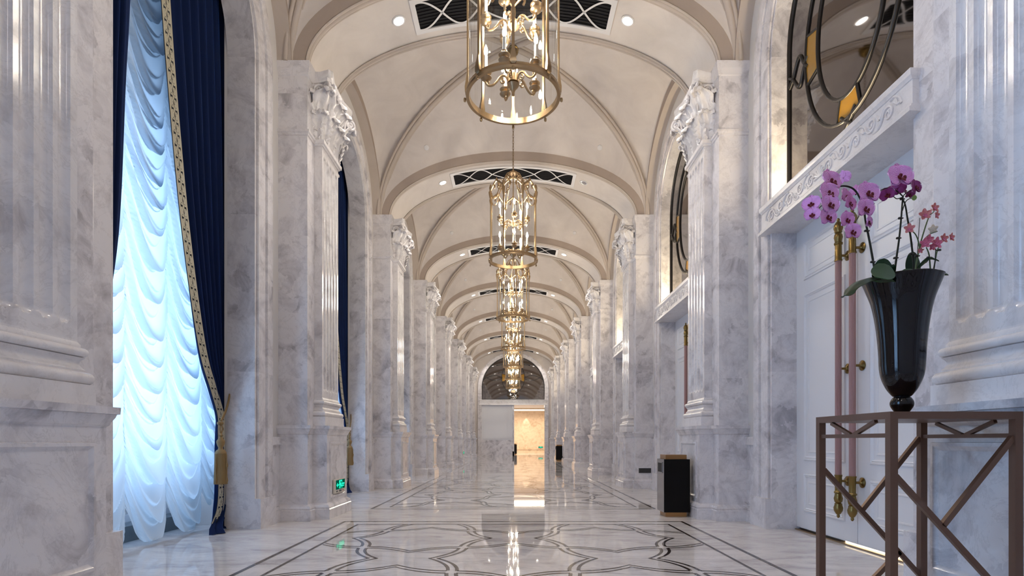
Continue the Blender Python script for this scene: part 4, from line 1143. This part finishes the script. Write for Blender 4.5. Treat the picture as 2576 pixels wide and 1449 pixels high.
def leaf(plant, pts, wd, mat='leaf', fold=.25, side=(1, 0, 0)):
    P_ = cat([W(*p) - Vector(plant.location) for p in pts], 5); n_ = len(P_) - 1; sd = Vector(side)
    def f(a, b):
        i = b * n_; k = min(int(i), n_ - 1); p = P_[k].lerp(P_[k + 1], i - k); t = (P_[k + 1] - P_[k]).normalized()
        s = (sd - t * sd.dot(t)).normalized(); nn = t.cross(s)
        u = a * 2 - 1; hw = wd * .5 * (.12 + .88 * sin(pi * (.08 + .90 * b)) ** .75) * (1 if b < .93 else 1 - ((b - .93) / .07) ** 2 * .75)
        return p + s * u * hw + nn * abs(u) * hw * fold
    m = MB(); m.grid(f, 8, 20, .0025); return m.build('leaf', mat, plant, smooth=60)
base = (VX, VY, TZ + .545)
g = 'orchids planted in the black vase'
A = empty('orchid_plant', (VX - .05, VY - .03, base[2])); tag(A, 'large veined pink orchid arching to the left out of the black vase', 'orchid')
for (px, py, sz, d, yw, pt, rl) in [(2089, 456, 64, 2.50, 22, -12, 8), (2083, 486, 60, 2.46, 18, -8, 12), (2086, 515, 55, 2.44, 12, -4, 8), (2081, 546, 50, 2.44, 12, 0, 10), (2041, 513, 44, 2.48, -38, -5, 0), (2043, 540, 38, 2.44, -28, 0, 0),
        (2127, 496, 48, 2.54, 30, -6, -14), (2137, 512, 42, 2.50, 26, 0, -8), (2182, 487, 64, 2.46, 10, -8, 8), (2175, 525, 54, 2.44, 14, 0, 6), (2129, 553, 44, 2.46, 14, 4, 10), (2143, 583, 47, 2.42, 8, 2, 6), (2184, 559, 36, 2.48, 38, 4, 6), (2122, 448, 36, 2.58, 118, -20, 0), (2153, 480, 30, 2.58, 150, 0, 0)]:
    bloom(A, 'pink', px, py, sz, d, yw, pt, rl)
stem(A, [(2206, 712, 2.54), (2197, 660, 2.54), (2187, 605, 2.55), (2178, 560, 2.55), (2170, 515, 2.55), (2150, 478, 2.55), (2120, 468, 2.54), (2090, 480, 2.53), (2062, 505, 2.52), (2050, 530, 2.50)], .0045, 'stem', ((.12, -.012), (.28, -.014)))
stem(A, [(2060, 545, 2.50), (2056, 536, 2.51), (2064, 520, 2.51), (2080, 512, 2.52)], .0022)
stem(A, [(2170, 515, 2.55), (2160, 545, 2.53), (2150, 558, 2.51), (2135, 565, 2.49)], .002)
leaf(A, [(2222, 700, 2.52), (2195, 697, 2.46), (2165, 706, 2.40), (2143, 722, 2.36), (2131, 738, 2.34), (2124, 743, 2.33)], .085, 'leaf', .25, (.25, 1, .35))
leaf(A, [(2228, 702, 2.54), (2226, 690, 2.52), (2224, 672, 2.50), (2224, 650, 2.50)], .10, 'leaf', .12, (1, 0, 0))
leaf(A, [(2224, 664, 2.46), (2224, 678, 2.43), (2222, 690, 2.40), (2220, 701, 2.37)], .095, 'leaf_pale', -.2, (1, 0, 0))
leaf(A, [(2250, 704, 2.48), (2236, 700, 2.44), (2218, 703, 2.41), (2201, 707, 2.38)], .05, 'leaf_pale', .3, (.2, 1, .5))
B = empty('orchid_plant', (VX, VY + .03, base[2])); tag(B, 'deep purple orchid on two tall stakes topped by one large pink bloom', 'orchid')
bloom(B, 'pink', 2262, 445, 70, 2.50, 6, -10, 6)
for (px, py, sz, d, yw, pt, rl) in [(2231, 490, 36, 2.52, -30, 4, 18), (2258, 475, 38, 2.54, 130, -10, 0), (2302, 471, 40, 2.50, 22, -6, 10), (2272, 478, 30, 2.57, 40, -20, 0), (2289, 488, 26, 2.56, 10, 40, 0), (2246, 481, 32, 2.57, -20, 0, 0)]:
    bloom(B, 'purple', px, py, sz, d, yw, pt, rl)
stem(B, [(2248, 704, 2.55), (2255, 650, 2.55), (2262, 600, 2.55), (2267, 550, 2.55), (2270, 510, 2.55), (2272, 492, 2.54)], .0042, 'stem', ((.22, -.012), (.42, -.012), (.62, -.012), (.88, -.010)))
stem(B, [(2300, 690, 2.60), (2296, 640, 2.60), (2290, 590, 2.60), (2283, 550, 2.59), (2277, 515, 2.58), (2268, 497, 2.56)], .0042, 'stem', ((.2, -.012), (.45, -.012)))
stem(B, [(2272, 495, 2.55), (2258, 482, 2.54), (2238, 472, 2.52), (2214, 479, 2.50), (2200, 484, 2.49)], .0025, 'stem')
stem(B, [(2270, 530, 2.56), (2278, 508, 2.56), (2288, 500, 2.55), (2298, 499, 2.54)], .002, 'stem')
stem(B, [(2268, 497, 2.55), (2256, 500, 2.54), (2246, 494, 2.53), (2236, 494, 2.53)], .002, 'stem'); stem(B, [(2270, 496, 2.55), (2280, 485, 2.54), (2296, 478, 2.53)], .002, 'stem'); stem(B, [(2266, 490, 2.55), (2264, 470, 2.55), (2263, 452, 2.53)], .002, 'stem')
m = MB(); p = W(2300, 498, 2.54) - Vector(B.location); m.lathe([(0, -.012), (.008, -.007), (.0105, 0), (.008, .008), (0, .015)], 10, p); m.build('bud', 'bud', B, smooth=60)
leaf(B, [(2275, 708, 2.52), (2262, 703, 2.48), (2288, 694, 2.44), (2312, 702, 2.42)][1:] and [(2262, 706, 2.50), (2280, 690, 2.47), (2300, 690, 2.45), (2318, 701, 2.43)], .07, 'leaf_pale', .3, (.2, 1, .5))
leaf(B, [(2300, 702, 2.62), (2301, 680, 2.63), (2299, 655, 2.63), (2297, 633, 2.63)], .085, 'leaf', .15, (1, .2, 0))
Cc = empty('orchid_plant', (VX + .08, VY, base[2])); tag(Cc, 'small flowered peach orchid on the right side of the black vase', 'orchid')
for (kd, px, py, sz, d, yw, pt, rl) in [('small', 2326, 540, 29, 2.56, -15, 0, 10), ('small', 2350, 523, 24, 2.58, 10, -6, 0), ('small', 2355, 541, 20, 2.56, 24, 8, 0), ('small', 2287, 575, 25, 2.52, -25, 5, 0), ('cream', 2347, 576, 22, 2.60, 140, -14, 0),
        ('rose', 2337, 602, 24, 2.54, 10, -6, 0), ('rose', 2327, 612, 26, 2.52, -20, 4, 0), ('rose', 2355, 612, 30, 2.50, 8, 0, 0), ('small', 2373, 600, 24, 2.58, 10, 0, 0), ('small', 2392, 597, 21, 2.58, 20, 0, 0), ('small', 2315, 630, 15, 2.54, -10, 20, 0), ('rose', 2345, 620, 20, 2.54, 0, 20, 0), ('small', 2340, 533, 18, 2.60, 60, 0, 0)]:
    bloom(Cc, kd, px, py, sz, d, yw, pt, rl)
stem(Cc, [(2300, 706, 2.55), (2306, 660, 2.56), (2315, 615, 2.57), (2328, 570, 2.58), (2338, 542, 2.59)], .0035, 'stem_green', ((.35, -.012),))
stem(Cc, [(2313, 622, 2.57), (2308, 600, 2.56), (2300, 586, 2.55), (2289, 579, 2.54)], .0026, 'stem_green'); stem(Cc, [(2311, 632, 2.57), (2322, 606, 2.58), (2338, 590, 2.59), (2358, 582, 2.60)], .0026, 'stem_green')
stem(Cc, [(2306, 690, 2.58), (2309, 620, 2.58), (2314, 548, 2.58)], .0018, 'clip')
stem(Cc, [(2342, 704, 2.58), (2340, 670, 2.58), (2337, 640, 2.57), (2330, 622, 2.56)], .0032, 'stem_green', ((.6, -.012),)); stem(Cc, [(2342, 706, 2.60), (2350, 670, 2.60), (2358, 630, 2.60), (2370, 605, 2.60), (2386, 598, 2.60)], .003, 'stem_green', ((.5, .010),))
stem(Cc, [(2345, 705, 2.56), (2352, 660, 2.55), (2354, 625, 2.54)], .0026, 'stem'); stem(Cc, [(2338, 540, 2.59), (2346, 536, 2.59), (2352, 528, 2.59)], .002, 'stem_green')
leaf(Cc, [(2310, 676, 2.60), (2328, 660, 2.58), (2342, 653, 2.56), (2362, 658, 2.54)], .03, 'leaf', .4, (0, 1, .5))
leaf(Cc, [(2330, 706, 2.56), (2352, 700, 2.52), (2370, 694, 2.50), (2386, 693, 2.49)], .04, 'leaf', .4, (0, 1, .5))
m = MB()
for i in range(30):
    a, r_ = random.random() * 6.28, random.random() * .045; m.lathe([(0, -.012), (.011, -.004), (.010, .008), (0, .014)], 6, (r_ * cos(a) - .0, r_ * sin(a), .06 + .03 * random.random()))
m.build('moss', 'leaf_pale', Cc, smooth=60)
